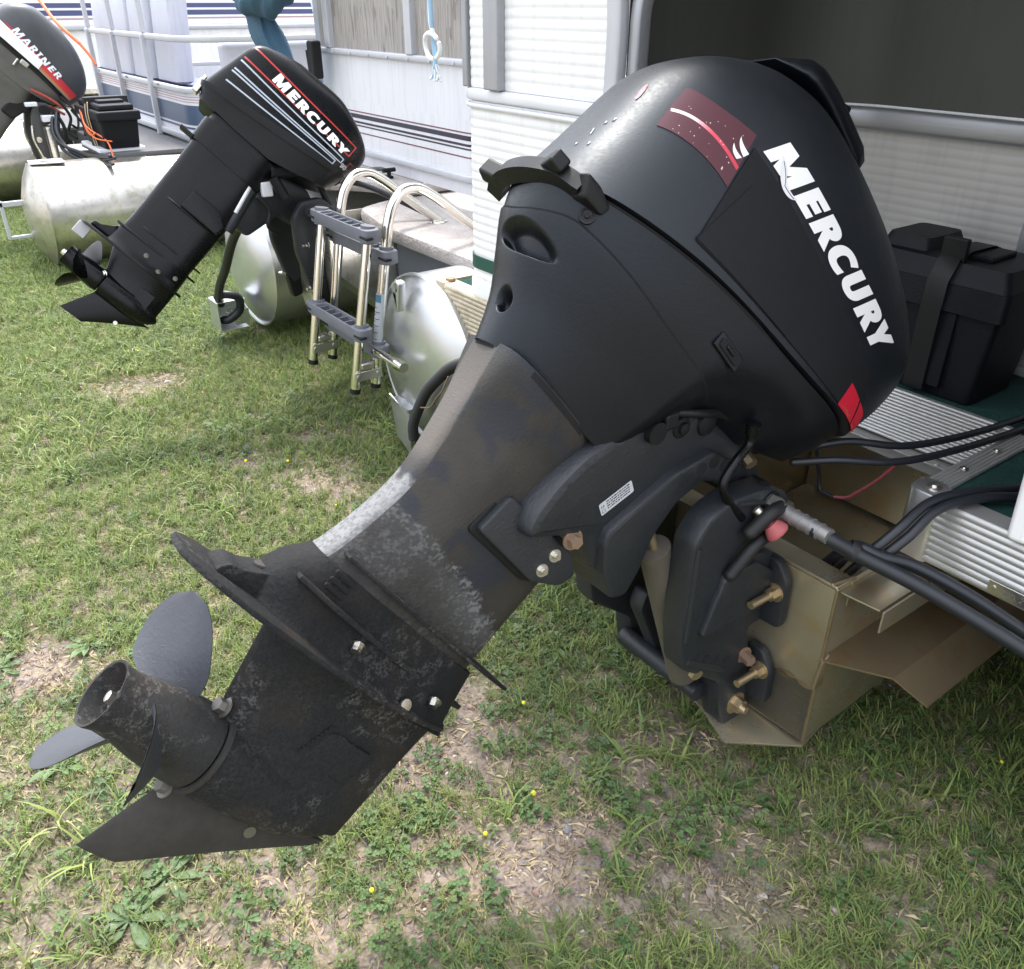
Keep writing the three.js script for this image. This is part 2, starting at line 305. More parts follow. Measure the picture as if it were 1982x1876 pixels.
M.redKnob = std({ color: rgb(0.36, 0.085, 0.09), roughness: 0.62 });
M.redTrim = std({ color: rgb(0.30, 0.045, 0.025), roughness: 0.6 });
M.orange = std({ color: rgb(0.75, 0.16, 0.05), roughness: 0.6 });
M.yellow = std({ color: rgb(0.72, 0.52, 0.03), roughness: 0.6 });
M.marinerGrey = phys({ color: rgb(0.075, 0.08, 0.088), roughness: 0.42, map: rep(T.speck, 3), clearcoat: 0.2 });
M.marinerLow = std({ color: rgb(0.17, 0.165, 0.15), roughness: 0.6, map: rep(T.speck, 3) });
M.ropeBlue = std({ color: rgb(0.30, 0.48, 0.64), roughness: 0.95 });
M.ropeWhite = std({ color: rgb(0.78, 0.80, 0.80), roughness: 0.95 });
M.stone = std({ color: rgb(1, 1, 1), roughness: 0.9 });

// flat print: a canvas drawn by fn(context, w, h), with a see-through ground
function print(w, h, fn, { rough = 0.4, opaque = false } = {}) {
  const c = document.createElement('canvas'); c.width = w; c.height = h; const x = c.getContext('2d'); if (!opaque) x.clearRect(0, 0, w, h); fn(x, w, h);
  const t = new THREE.CanvasTexture(c); t.colorSpace = THREE.SRGBColorSpace; t.wrapS = t.wrapT = THREE.ClampToEdgeWrapping;
  return new THREE.MeshStandardMaterial({ map: t, transparent: !opaque, roughness: rough, side: THREE.DoubleSide });
}

// ---------------------------------------------------------------- ground
const hgt = (x, z) => 0.012 * Math.sin(x * 1.7 + z * 0.6) * Math.sin(z * 1.3 - x * 0.4) + 0.008 * Math.sin(x * 4.1 + 1) * Math.sin(z * 3.7) - 0.012;
{
  const xs = [], zs = []; const far = [-400, -150, -60, -25, -12];
  for (const q of far) { xs.push(q); zs.push(q); } for (let i = -9; i <= 8; i += 0.12) { if (i > -6 && i < 6) xs.push(i); if (i < 4) zs.push(i); } xs.push(8, 12, 25, 60, 150, 400); zs.push(6, 12, 25, 60, 150, 400);
  const g = sheet(xs.length - 1, zs.length - 1, (u, v) => { const x = xs[Math.round(u * (xs.length - 1))], z = zs[Math.round(v * (zs.length - 1))]; return V(x, Math.abs(x) < 7 && Math.abs(z) < 10 ? hgt(x, z) : -0.012, z); },
    (u, v) => [xs[Math.round(u * (xs.length - 1))] / 3.1, zs[Math.round(v * (zs.length - 1))] / 3.1], 3);
  structure('ground', g, std({ map: T.soil, roughness: 1, bumpMap: T.soilBump, bumpScale: 0.018 }));
}

// ---------------------------------------------------------------- outboard motors
// engine axes: u = forward, v = up the drive shaft, w = starboard; the whole engine is tilted up by T degrees
const tiltM = (deg, ox, oy, oz, s = 1) => { const t = deg * Math.PI / 180; return new THREE.Matrix4().makeBasis(V(Math.cos(t), -Math.sin(t), 0), V(Math.sin(t), Math.cos(t), 0), V(0, 0, 1)).setPosition(ox, oy, oz).multiply(new THREE.Matrix4().makeScale(s, s, s)); };
const ring = (v, ua, uf, b, n, N = 72, na = n) => { const r = []; for (let i = 0; i < N; i++) { const a = i / N * Math.PI * 2 + Math.PI, c = Math.cos(a), s = Math.sin(a), e = c < 0 ? na : n; r.push(V((ua + uf) / 2 + (uf - ua) / 2 * sp(c, 2 / e), v, b * sp(s, 2 / e))); } return r; };
// a column of rings from curves of v
const column = (vs, ua, uf, b, n, opt, N = 72) => loft(vs.map((v) => ring(v, ua(v), uf(v), b(v), typeof n === 'function' ? n(v) : n, N)), opt);
// cowl skin between two sloped lines bot(u), top(u); h = 0..1
function cowlSkin(c) {
  const P = (a, h, off = 0) => {
    const s = c.s(h), ua = c.ua(h), uf = c.uf(h), uc = (ua + uf) / 2, ru = (uf - ua) / 2 * s + off, b = c.b(h) * s + off, e = Math.cos(a) < 0 ? c.na : c.n;
    const u = uc + ru * sp(Math.cos(a), 2 / e);
    let w = b * sp(Math.sin(a), 2 / e); if (c.nose) w *= 1 - c.nose * sstep(uc, uf, u);
    const p = V(u, lerp(c.bot(u), c.top(u), h), w);
    if (c.dents) for (const d of c.dents) if (u < d.maxU) { const k = Math.hypot((p.z - d.w) / d.rw, (p.y - d.v) / d.rv, 0), m = sstep(1, d.edge, k); p.x += d.depth * m; p.z -= d.dw * m; }
    return p;
  };
  const side = (u, v) => { const h = clamp((v - c.bot(u)) / (c.top(u) - c.bot(u)), 0, 0.97), s = c.s(h), ua = c.ua(h), uf = c.uf(h), uc = (ua + uf) / 2, ru = (uf - ua) / 2 * s, q = clamp(Math.abs(u - uc) / ru, 0, 0.9995), e = u < uc ? c.na : c.n; let w = c.b(h) * s * Math.pow(1 - Math.pow(q, e), 1 / e); if (c.nose) w *= 1 - c.nose * sstep(uc, uf, u); return w; };
  const skin = (h0, h1, nh, N, off = 0, caps = true, hOf = null, cr = 0.9) => { const rings = []; for (let j = 0; j <= nh; j++) { const r = []; for (let i = 0; i < N; i++) { const a = i / N * Math.PI * 2 + Math.PI; const hh = hOf ? hOf(a, j / nh) : lerp(h0, h1, j / nh); r.push(P(a, hh, off)); } rings.push(r); } return loft(rings, { caps, crease: cr }); };
  // sheet lying on the starboard side: corner function (s, t) -> [u, v]
  const decal = (fn, nu, nv, off) => sheet(nu, nv, (s, t) => { const [u, v] = fn(s, t); return V(u, v, side(u, v) + off); }, null, 2);
  const decalA = (fn, nu, nv, off) => sheet(nu, nv, (s, t) => { const [a, h] = fn(s, t); return P(a, h, off); }, null, 3.1);
  return { P, side, skin, decal, decalA };
}
const quad = (a, b, c, d) => (s, t) => [lerp(lerp(a[0], b[0], s), lerp(d[0], c[0], s), t), lerp(lerp(a[1], b[1], s), lerp(d[1], c[1], s), t)];   // a aft-low, b fore-low, c fore-high, d aft-high
function blade(a0, r0, R, axis, u0, pitch, chord, hand) {   // propeller blade round the u axis at height axis
  const rows = [], rows2 = [], nr = 14, nc = 12;
  const f = (i, j, t) => {
    const k = i / nr, r = lerp(r0, R, k), cw = chord * Math.pow(Math.max(0, 1 - Math.pow(Math.abs(k - 0.42) / 0.585, 2.6)), 0.55) * lerp(0.8, 1, sstep(0, 0.4, k)), s = (j / nc - 0.5) * cw, be = Math.atan(pitch / (2 * Math.PI * r));
    const ang = a0 + hand * (s * Math.cos(be) / r) + hand * 0.10 * k, th = 0.0045 * (1 - k * 0.7) * (1 - Math.pow(Math.abs(j / nc - 0.5) * 2, 2)) + 0.0006;
    const cup = 0.10 * s * s / chord, uu = u0 + s * Math.sin(be) - 0.42 * (r - r0) + t * th * Math.cos(be) - cup;
    return V(uu, axis + r * Math.cos(ang), r * Math.sin(ang));
  };
  const g = [1, -1].map((t) => sheet(nr, nc, (x, y) => f(x * nr, y * nc, t), (x, y) => [x * (R - r0), y * chord], 2));
  return mergeGeometries(g);
}

// ---- the large motor in front
{
  const ZE = -0.07, MT = tiltM(55, 0.85, 0.64, ZE).multiply(new THREE.Matrix4().makeRotationY(-10 * Math.PI / 180)), W = (g) => { const q = g.clone(); q.applyMatrix4(MT); return q; };
  const eng = thing('outboard_motor', 'large black four-stroke outboard motor tilted up in the foreground with weathered grey leg', 'outboard motor', [1.1, 0, ZE]);
  const put = (name, geos, mat, parent = eng, label) => part(parent, name, (Array.isArray(geos) ? geos : [geos]).map(W), mat, label);
  const seam = curve1([[-0.56, 0.232], [-0.505, 0.246], [-0.427, 0.270], [-0.246, 0.318], [0.011, 0.370], [0.144, 0.402], [0.25, 0.423], [0.36, 0.445]]);
  const topc = curve1([[-0.50, 0.590], [-0.43, 0.638], [-0.357, 0.672], [-0.252, 0.695], [-0.061, 0.701], [0.084, 0.690], [0.234, 0.673], [0.34, 0.655]]);
  const shape = (h) => Math.pow(Math.max(0, 1 - Math.pow(h, 8)), 0.38);
  const up = cowlSkin({ bot: seam, top: topc, s: shape, ua: curve1([[0, -0.497], [0.35, -0.490], [0.6, -0.488], [1, -0.47]]), uf: curve1([[0, 0.270], [0.4, 0.300], [0.8, 0.310], [1, 0.30]]), b: (h) => 0.174 - 0.022 * h, n: 3.2, na: 2.7 });
  const cow = put('upper_cowl', up.skin(0.012, 0.9985, 44, 160, 0.003), M.cowl);
  // lettering and stickers on the starboard side
  const font = (px) => 'bold ' + px + 'px sans-serif';
  put('lettering', up.decal(quad([-0.337, 0.493], [0.100, 0.510], [0.133, 0.567], [-0.312, 0.544]), 60, 8, 0.0046), print(2048, 300, (x, w, h) => {
    x.fillStyle = '#f1f1f3'; x.strokeStyle = '#f1f1f3'; x.lineWidth = 30; x.lineJoin = 'miter'; x.font = font(330); x.textBaseline = 'alphabetic';
    let at = 10; const word = 'MERCURY', tot = [...word].reduce((s, c) => s + x.measureText(c).width, 0) + 6 * 14, k = (w - 30) / tot;
    for (const c of word) { x.save(); x.translate(at, h - 22); x.scale(k, 1.06); x.fillText(c, 0, 0); x.strokeText(c, 0, 0); x.restore(); at += (x.measureText(c).width + 14) * k; }
  }), cow, 'white MERCURY lettering');
  put('sticker', up.decalA(quad([2.640, 0.378], [2.100, 0.308], [2.170, 0.556], [2.692, 0.596]), 24, 14, 0.0040), print(900, 700, (x, w, h) => {
    x.fillStyle = '#4e2630'; x.beginPath(); x.moveTo(0, h); x.lineTo(w * 0.02, h * 0.10); x.quadraticCurveTo(w * 0.03, 0, w * 0.12, 0); x.quadraticCurveTo(w * 0.6, 0.06 * h, w, h * 0.02); x.lineTo(w, h); x.quadraticCurveTo(w * 0.5, h * 0.82, 0, h); x.closePath(); x.fill();
    const g = x.createLinearGradient(0, 0, w, 0); g.addColorStop(0, '#f2e6e6'); g.addColorStop(0.35, '#e8c8ca'); g.addColorStop(0.6, '#cf4d5c'); g.addColorStop(1, '#c23a4a'); x.strokeStyle = g; x.lineWidth = 44; x.beginPath(); x.moveTo(w * 0.04, h * 0.58); x.quadraticCurveTo(w * 0.45, h * 0.36, w, h * 0.66); x.stroke();
    let q = 7; const r = () => (q = (q * 16807) % 2147483647) / 2147483647; x.fillStyle = '#d9c9cb'; for (let i = 0; i < 26; i++) { x.beginPath(); x.ellipse(w * (0.2 + 0.75 * r()), h * (0.15 + 0.8 * r()), 3 + 9 * r() * r(), 3 + 5 * r(), r() * 3, 0, 7); x.fill(); }
  }, { rough: 0.5 }), cow, 'faded maroon sticker with a white stripe');
  put('emblem', up.decalA(quad([2.255, 0.405], [2.105, 0.405], [2.105, 0.525], [2.255, 0.525]), 14, 12, 0.0048), print(400, 400, (x, w, h) => {
    x.fillStyle = '#f0f0f2'; x.beginPath(); x.moveTo(90, 60); x.quadraticCurveTo(140, 130, 330, 190); x.lineTo(300, 270); x.quadraticCurveTo(120, 190, 90, 60); x.fill();
    x.beginPath(); x.moveTo(75, 190); x.quadraticCurveTo(150, 270, 290, 290); x.lineTo(250, 350); x.quadraticCurveTo(110, 310, 75, 190); x.fill();
  }), cow);
  put('emblem', up.decal(quad([-0.305, 0.483], [-0.235, 0.485], [-0.235, 0.522], [-0.305, 0.520]), 14, 10, 0.0056), print(500, 260, (x, w, h) => {
    x.fillStyle = '#dfe0e4'; x.beginPath(); x.moveTo(20, 10); x.quadraticCurveTo(150, 30, 200, 110); x.quadraticCurveTo(300, 200, 480, 150); x.quadraticCurveTo(400, 260, 240, 230); x.quadraticCurveTo(90, 180, 20, 10); x.fill();
    x.strokeStyle = '#15161a'; x.lineWidth = 9; x.beginPath(); x.moveTo(60, 40); x.quadraticCurveTo(200, 110, 250, 190); x.quadraticCurveTo(330, 200, 440, 180); x.stroke();
  }), cow);
  // the strip of black tape covering the lower half of the side
  put('tape_patch', up.decal(quad([-0.322, 0.322], [0.225, 0.424], [0.125, 0.492], [-0.344, 0.486]), 60, 18, 0.0053), M.tape, cow, 'dull black tape patch under the lettering');
  put('tape_patch', up.decal(quad([-0.325, 0.324], [-0.09, 0.366], [-0.20, 0.440], [-0.310, 0.450]), 30, 10, 0.0068), M.tape, cow);
  put('red_stripe', up.decalA(quad([1.154, 0.018], [0.86, 0.020], [1.03, 0.158], [1.204, 0.176]), 8, 6, 0.0056), M.red, cow);
  put('red_stripe', up.decalA(quad([0.835, 0.020], [0.54, 0.022], [0.803, 0.148], [1.005, 0.158]), 10, 6, 0.0056), M.red, cow);
  // scuffs along the tape edge and paint chips: flat print of wear
  put('scuff_marks', up.decal(quad([-0.47, 0.275], [-0.24, 0.325], [-0.20, 0.58], [-0.46, 0.54]), 20, 20, 0.0028), print(1024, 1024, (x, w, h) => {
    let q = 11; const r = () => (q = (q * 16807) % 2147483647) / 2147483647;
    for (let i = 0; i < 60; i++) { x.fillStyle = 'rgba(190,195,205,' + (0.15 + 0.4 * r()) + ')'; const px = w * r(), py = h * r(); x.beginPath(); x.ellipse(px, py, 1 + 5 * r() * r(), 1 + 3 * r(), r() * 3, 0, 7); x.fill(); }
    for (let i = 0; i < 14; i++) { x.strokeStyle = 'rgba(150,160,180,' + (0.08 + 0.15 * r()) + ')'; x.lineWidth = 1 + r(); x.beginPath(); const px = w * r(), py = h * r(), an = r() * 3; x.moveTo(px, py); x.lineTo(px + 120 * r() * Math.cos(an), py + 120 * r() * Math.sin(an)); x.stroke(); }
  }, { rough: 0.6 }), cow);
  put('adhesive_edge', up.decal(quad([0.12, 0.404], [0.22, 0.422], [0.218, 0.429], [0.118, 0.411]), 12, 3, 0.0076), print(512, 64, (x, w, h) => { let q = 19; const r = () => (q = (q * 16807) % 2147483647) / 2147483647; for (let i = 0; i < 40; i++) { x.fillStyle = 'rgba(' + (130 + 50 * r() | 0) + ',' + (115 + 30 * r() | 0) + ',80,' + (0.3 + 0.6 * r()) + ')'; x.beginPath(); x.ellipse(w * r(), h * (0.3 + 0.4 * r()), 4 + 14 * r(), 2 + 4 * r(), 0, 0, 7); x.fill(); } }, { rough: 0.9 }), cow);
  // red remnants and nicks on the rounded back of the cowl
  const back = (a, h, off = 0.0042) => up.P(a, h, off);
  const patchBack = (a0, a1, h0, h1) => sheet(10, 8, (s, t) => back(lerp(a0, a1, s), lerp(h0, h1, t)), null, 2);
  put('paint_remnant', patchBack(2.89, 2.985, 0.46, 0.58), print(256, 256, (x, w, h) => { x.fillStyle = '#b8505a'; x.beginPath(); x.ellipse(w / 2, h * 0.5, 50, 110, 0.5, 0, 7); x.fill(); x.clearRect(90, 60, 24, 16); x.clearRect(140, 150, 18, 30); }), cow);
  put('paint_remnant', patchBack(2.88, 3.11, 0.13, 0.42), print(256, 256, (x, w, h) => { for (const [a, b, c, d] of [[60, 60, 22, 7], [110, 80, 16, 6], [150, 130, 9, 20], [70, 190, 14, 9], [180, 200, 12, 7]]) { x.fillStyle = '#c9ccd4'; x.beginPath(); x.ellipse(a, b, c * 0.5, d, 0.6, 0, 7); x.fill(); x.fillStyle = '#101114'; x.beginPath(); x.ellipse(a + 5, b + 4, c * 0.4, d * 0.8, 0.6, 0, 7); x.fill(); } }), cow);
  // raised air intake on the top with louvres
  {
    const hump = []; for (let k = 0; k <= 14; k++) { const t = k / 14, u = lerp(-0.37, -0.10, t), e = Math.min(1, Math.sin(Math.PI * clamp(t * 0.96 + 0.02)) * 1.9), y = topc(u) - 0.012, hh = 0.046 * e; const r = []; for (let i = 0; i < 24; i++) { const a = i / 24 * 2 * Math.PI; r.push(V(u, y + hh * Math.max(-0.1, sp(Math.sin(a), 0.7)), -0.006 + 0.112 * (0.55 + 0.45 * e) * sp(Math.cos(a), 0.6))); } hump.push(r); }
    const ai = put('air_intake', loft(hump, { crease: 1.6 }), M.chap);
    for (let k = 0; k < 3; k++) { const u = -0.22 + 0.040 * k; const g = box(0.026, 0.012, 0.17, 0, 0, -0.01, 0.004); g.rotateZ(0.5); g.translate(u, topc(u) + 0.036 - 0.008 * k, 0); put('louvre', g, M.black, ai); }
  }
  // lower cowl with its lift recess and port
  const bot = curve1([[-0.50, 0.034], [-0.33, 0.038], [-0.150, 0.040], [-0.118, 0.105], [-0.090, 0.172], [-0.012, 0.246], [0.126, 0.274], [0.154, 0.286], [0.25, 0.334], [0.33, 0.39]]);
  const seamLo = (u) => seam(u) - 0.004;
  const low = cowlSkin({ bot, top: seamLo, s: () => 1, ua: curve1([[0, -0.375], [0.27, -0.403], [0.52, -0.443], [0.79, -0.483], [1, -0.502]]), uf: curve1([[0, 0.245], [0.5, 0.265], [1, 0.272]]), b: curve1([[0, 0.100], [0.3, 0.128], [0.7, 0.158], [1, 0.170]]), n: 2.7, na: 2.5,
    dents: [{ w: 0.028, v: 0.171, rw: 0.060, rv: 0.0195, edge: 0.62, depth: 0.026, dw: 0.006, maxU: -0.36 }, { w: 0.014, v: 0.097, rw: 0.019, rv: 0.018, edge: 0.55, depth: 0.026, dw: 0.004, maxU: -0.33 }] });
  const hPart0 = [];
  
  // shroud that covers the lower cowl below the parting line, 3 mm proud
  const partL = curve1([[-0.52, 0.182], [-0.482, 0.190], [-0.478, 0.200], [-0.435, 0.219], [-0.345, 0.221], [-0.256, 0.219], [-0.084, 0.225], [-0.03, 0.228]]);
  const hPart = (a, k) => { let lo = 0, hi = 1; for (let i = 0; i < 18; i++) { const m = (lo + hi) / 2, p = low.P(a, m); const lim = Math.max(partL(p.x), bot(p.x) + 0.0005); if (p.y < lim) lo = m; else hi = m; } return lo * k; };
  put('lower_cowl', [low.skin(0, 1, 30, 260, 0, false, (a, k) => { const h = Math.max(0, hPart(a, 1) - 0.03); return lerp(h, 1, k); }), low.skin(0.0, 0.012, 1, 260, 0, true)], M.chap);
  put('shroud', low.skin(0, 1, 110, 520, 0.0032, false, hPart, 3.1), M.chap);
  put('parting_gap', low.skin(0, 1, 3, 300, 0.0013, false, (a, k) => { const q = low.P(a, hPart(a, 1)); return q.x > -0.045 ? hPart(a, 1) : hPart(a, 1) + lerp(-0.01, 0.016, k); }, 3.1), M.gap);
  put('gasket', low.skin(0.965, 1.02, 2, 160, -0.001, false), M.gap);
  // latch, screw, plug
  const onLow = (u, v, off = 0) => V(u, v, low.side(u, v) + off);
  { const g = prism(roundPoly([[-0.034, -0.013], [0.034, -0.013], [0.034, 0.013], [-0.034, 0.013]], 0.004), 'z', 0, 0.006, 0.002); g.rotateZ(0.06); const p = onLow(-0.144, 0.277, -0.002); g.translate(p.x, p.y, p.z); const l = put('latch', g, M.chap);
    const r1 = prism(roundPoly([[-0.027, -0.008], [0.027, -0.008], [0.027, 0.008], [-0.027, 0.008]], 0.007), 'z', 0, 0.004, 0.0015); r1.rotateZ(0.06); r1.translate(p.x, p.y, p.z + 0.0055); put('latch_slot', r1, M.gap, l);
    const h = box(0.022, 0.006, 0.006, 0, 0, 0, 0.002); h.rotateZ(0.06); h.translate(p.x - 0.004, p.y, p.z + 0.0105); put('latch_handle', h, M.black, l); }
  { const p = onLow(-0.440, 0.234, -0.001), n = V(-0.6, -0.1, 0.75).normalize(); put('screw', lathe([[0, 0.012], [0.003, 0.0118], [0.003, 0.008], [0.0012, 0.0075], [0.0012, 0.004], [0.004, 0.0035], [0.004, 0]], p, n, 24), M.black); }
  // carrying grip at the back of the cowl
  {
    const path = [[-0.478, 0.236, -0.108], [-0.496, 0.238, -0.082], [-0.512, 0.240, -0.03], [-0.510, 0.246, 0.02], [-0.494, 0.252, 0.066], [-0.470, 0.252, 0.098]], c = new THREE.CatmullRomCurve3(path.map((p) => V(...p))), bar = [];
    for (let k = 0; k <= 24; k++) { const p = c.getPointAt(k / 24), t = c.getTangentAt(k / 24), o = V(-1, 0, 0).addScaledVector(t, t.x).normalize(), y = t.clone().cross(o).normalize(); bar.push([[-0.014, -0.013], [0.012, -0.011], [0.012, 0.011], [-0.014, 0.013]].map(([a, b]) => p.clone().addScaledVector(o, a).addScaledVector(y, b))); }
    const gr = put('grip', boxUV(loft(bar, { crease: 0.4 })), M.black, eng, 'dark grey carrying grip at the back of the cowl');
    const lug = (p, r, w, h, d) => { const g = box(w, h, d, 0, 0, 0, 0.005); g.rotateY(r); g.translate(...p); return g; };
    put('grip_lug', lug([-0.506, 0.240, -0.088], 0.45, 0.026, 0.028, 0.042), M.black, gr); put('grip_lug', lug([-0.508, 0.256, 0.058], -0.30, 0.026, 0.024, 0.052), M.black, gr);
    put('grip_leg', prism(roundPoly([[-0.490, 0.264], [-0.462, 0.268], [-0.428, 0.262], [-0.432, 0.244], [-0.470, 0.238]], 0.006), 'z', 0.082, 0.118, 0.004), M.black, gr);
  }
  // midsection: its own surface coordinates for the wear
  {
    const vs = []; for (let i = 0; i <= 40; i++) vs.push(lerp(-0.352, 0.044, i / 40));
    const ua = curve1([[-0.36, -0.354], [-0.335, -0.345], [-0.283, -0.334], [-0.20, -0.325], [-0.07, -0.346], [0.045, -0.372]]), uf = curve1([[-0.36, -0.002], [-0.19, -0.006], [-0.12, -0.02], [-0.06, -0.07], [0.045, -0.146]]), b = curve1([[-0.36, 0.062], [-0.25, 0.060], [-0.15, 0.066], [-0.05, 0.080], [0.03, 0.0985]]);
    const N = 120, rings = vs.map((v) => { const r = ring(v, ua(v), uf(v), b(v), 3.0, N, 4.4); for (const p of r) p.z *= lerp(lerp(0.62, 0.9, sstep(-0.08, 0.04, v)), 1, sstep(ua(v), ua(v) + 0.11, p.x)); return r; }), g = loft(rings, { caps: true, crease: 0.7 });
    // uv: distance from the trailing edge (mirrored), height
    const p = g.attributes.position, uv = g.attributes.uv;
    for (let i = 0; i < p.count; i++) { const v = p.getY(i), d = Math.max(0, p.getX(i) - ua(v)), w = Math.min(Math.abs(p.getZ(i)), b(v)); const s = d < 0.012 ? w + d * 0.6 : b(v) * 0.62 + d; uv.setXY(i, clamp(s / 0.4, 0.002, 0.998), clamp((v + 0.36) / 0.42, 0.002, 0.998)); }
    put('midsection', g, M.leg, eng, 'grey weathered midsection with chalky corrosion');
    // thin lip where the shroud meets it
    put('seam_strip', column([0.033, 0.042], (v) => ua(v) - 0.001, (v) => uf(v) + 0.001, (v) => b(v) + 0.001, 2.8, { caps: false }), M.gap);
  }
  // gear housing below the parting face
  {
    const ua = curve1([[-0.465, -0.380], [-0.42, -0.392], [-0.385, -0.380], [-0.35, -0.352]]), uf = curve1([[-0.46, 0.042], [-0.35, 0.012]]), b = curve1([[-0.458, 0.094], [-0.443, 0.076], [-0.42, 0.067], [-0.35, 0.064]]);
    const vs = []; for (let i = 0; i <= 12; i++) vs.push(lerp(-0.453, -0.346, i / 12));
    put('gear_housing', boxUV(column(vs, ua, uf, b, 3.0, { crease: 0.8 }, 96)), M.corrodeDark);
    const fin = (u0, u1, tip, v0, v1, bw, th) => { const half = []; for (let i = 0; i <= 24; i++) { const t = i / 24, u = lerp(u0, tip, t); half.push([u, bw * Math.pow(1 - Math.pow(t, 3.2), 0.8) * Math.min(1, 0.72 + 2 * t)]); } const poly = [...half, ...half.slice(0, -1).reverse().map(([u, w]) => [u, -w])]; const g = prism(poly, 'y', -th / 2, th / 2, th * 0.3); g.rotateZ(Math.atan2(v1 - v0, tip - u0)); const c = Math.cos(Math.atan2(v1 - v0, tip - u0)); g.translate(u0 - u0 * c, v0 - u0 * Math.sin(Math.atan2(v1 - v0, tip - u0)), 0); return g; };
    put('spray_fin', fin(-0.325, 0, 0.120, -0.325, -0.332, 0.078, 0.006), M.corrode);
    put('spray_fin', fin(-0.362, 0, 0.066, -0.388, -0.405, 0.078, 0.008), M.corrode);
    // anti-ventilation plate
    const half = [[-0.506, 0.020], [-0.500, 0.040], [-0.484, 0.056], [-0.45, 0.074], [-0.39, 0.092], [-0.28, 0.100], [-0.15, 0.099], [-0.05, 0.088], [0.02, 0.055], [0.052, 0.012]];
    const poly = roundPoly([...half, ...half.slice().reverse().map(([u, w]) => [u, -w])], 0.012, 3);
    const g = prism(poly, 'y', -0.461, -0.452, 0.003); const p = g.attributes.position; for (let i = 0; i < p.count; i++) p.setY(i, p.getY(i) + 0.013 * sstep(-0.30, 0.05, p.getX(i)));
    put('cavitation_plate', norm(g, 0.6), M.corrode, eng, 'dark pitted cavitation plate');
    // upstand over the plate with the trim tab plug
    put('tab_boss', prism(roundPoly([[-0.452, -0.454], [-0.440, -0.432], [-0.418, -0.430], [-0.388, -0.414], [-0.350, -0.396], [-0.350, -0.454]], 0.014), 'z', -0.030, 0.030, 0.003), M.corrode);
    put('plug', lathe([[0, 0.014], [0.003, 0.0135], [0.0035, 0]], V(-0.388, -0.413, 0.0), V(-0.45, 0.8, 0), 24), M.strut);
    for (let k = 0; k < 3; k++) { const s = prism(roundPoly([[-0.0032, -0.019], [0.0032, -0.019], [0.0032, 0.019], [-0.0032, 0.019]], 0.003), 'z', 0, 0.004, 0.001); s.rotateZ(1.50); s.translate(-0.310, -0.352 - 0.0115 * k, 0.0575); put('water_slot', s, M.gap); }
    put('bolt', hexBolt(V(-0.225, -0.413, 0.069), V(-0.15, -0.75, 0.65), 0.008, 0.009), M.steel); put('bolt', hexBolt(V(-0.045, -0.411, 0.066), V(-0.15, -0.75, 0.65), 0.008, 0.009), M.steel);
    put('plug', lathe([[0, 0.0105], [0.003, 0.010], [0.0035, 0]], V(-0.095, -0.440, 0.080), V(0, 0.35, 0.9), 20), M.steel);
  }
  // lower unit
  {
    const ua = curve1([[-0.68, -0.262], [-0.60, -0.288], [-0.55, -0.303], [-0.455, -0.330]]), uf = curve1([[-0.68, 0.032], [-0.63, 0.034], [-0.445, 0.040]]), b = curve1([[-0.66, 0.052], [-0.61, 0.046], [-0.52, 0.038], [-0.445, 0.050]]);
    const vs = []; for (let i = 0; i <= 16; i++) vs.push(lerp(-0.680, -0.450, i / 16));
    const lu = put('lower_unit', [boxUV(column(vs, ua, uf, b, 2.1, { crease: 0.9 }, 80)), lathe([[-0.262, 0], [-0.262, 0.0625], [-0.21, 0.0635], [-0.13, 0.061], [-0.08, 0.055], [-0.035, 0.044], [0.0, 0.029], [0.022, 0.014], [0.030, 0]].map(([a, r]) => [a, r]), V(0, -0.672, 0), V(1, 0, 0), 48)], M.corrode, eng, 'black lower unit with chalky pitting');
    const sk = []; for (let k = 0; k <= 10; k++) { const t = k / 10, v = lerp(-0.705, -0.866, t), back = lerp(-0.255, -0.306, Math.pow(t, 0.8)), front = t < 0.10 ? lerp(0.030, 0.014, t / 0.10) : lerp(0.014, -0.238, Math.pow((t - 0.10) / 0.90, 0.95)); sk.push(ring(v, back, Math.max(front, back + 0.02), lerp(0.017, 0.0045, t), 1.7, 40)); }
    put('skeg', boxUV(loft(sk, { crease: 1.0 })), M.strut, eng, 'worn brownish skeg');
    for (const [u, v] of [[-0.306, -0.602], [-0.288, -0.736]]) put('bolt', hexBolt(V(u + 0.02, v, 0.012), V(-1, 0, 0.1), 0.011, 0.012), M.dullSteel);
    put('bolt', lathe([[0, 0.010], [0.004, 0.0095], [0.004, 0]], V(-0.108, -0.738, 0.014), V(0, 0, 1), 18), M.dullSteel);
    // row of water intake holes and the edge of the intake cover
    const hs = []; for (let k = 0; k < 8; k++) { const h = lathe([[0, 0.0036], [0.0016, 0.003], [0.0016, 0]], V(-0.142 - 0.0026 * k, -0.538 - 0.0072 * k, 0.0405 + 0.0005 * k), V(0, 0, 1), 10); hs.push(h); }
    put('intake_holes', hs, M.gap);
    put('intake_cover', prism(roundPoly([[-0.150, -0.600], [-0.055, -0.600], [-0.045, -0.540], [-0.132, -0.540]], 0.008), 'z', 0.030, 0.0445, 0.003), M.corrode);
  }
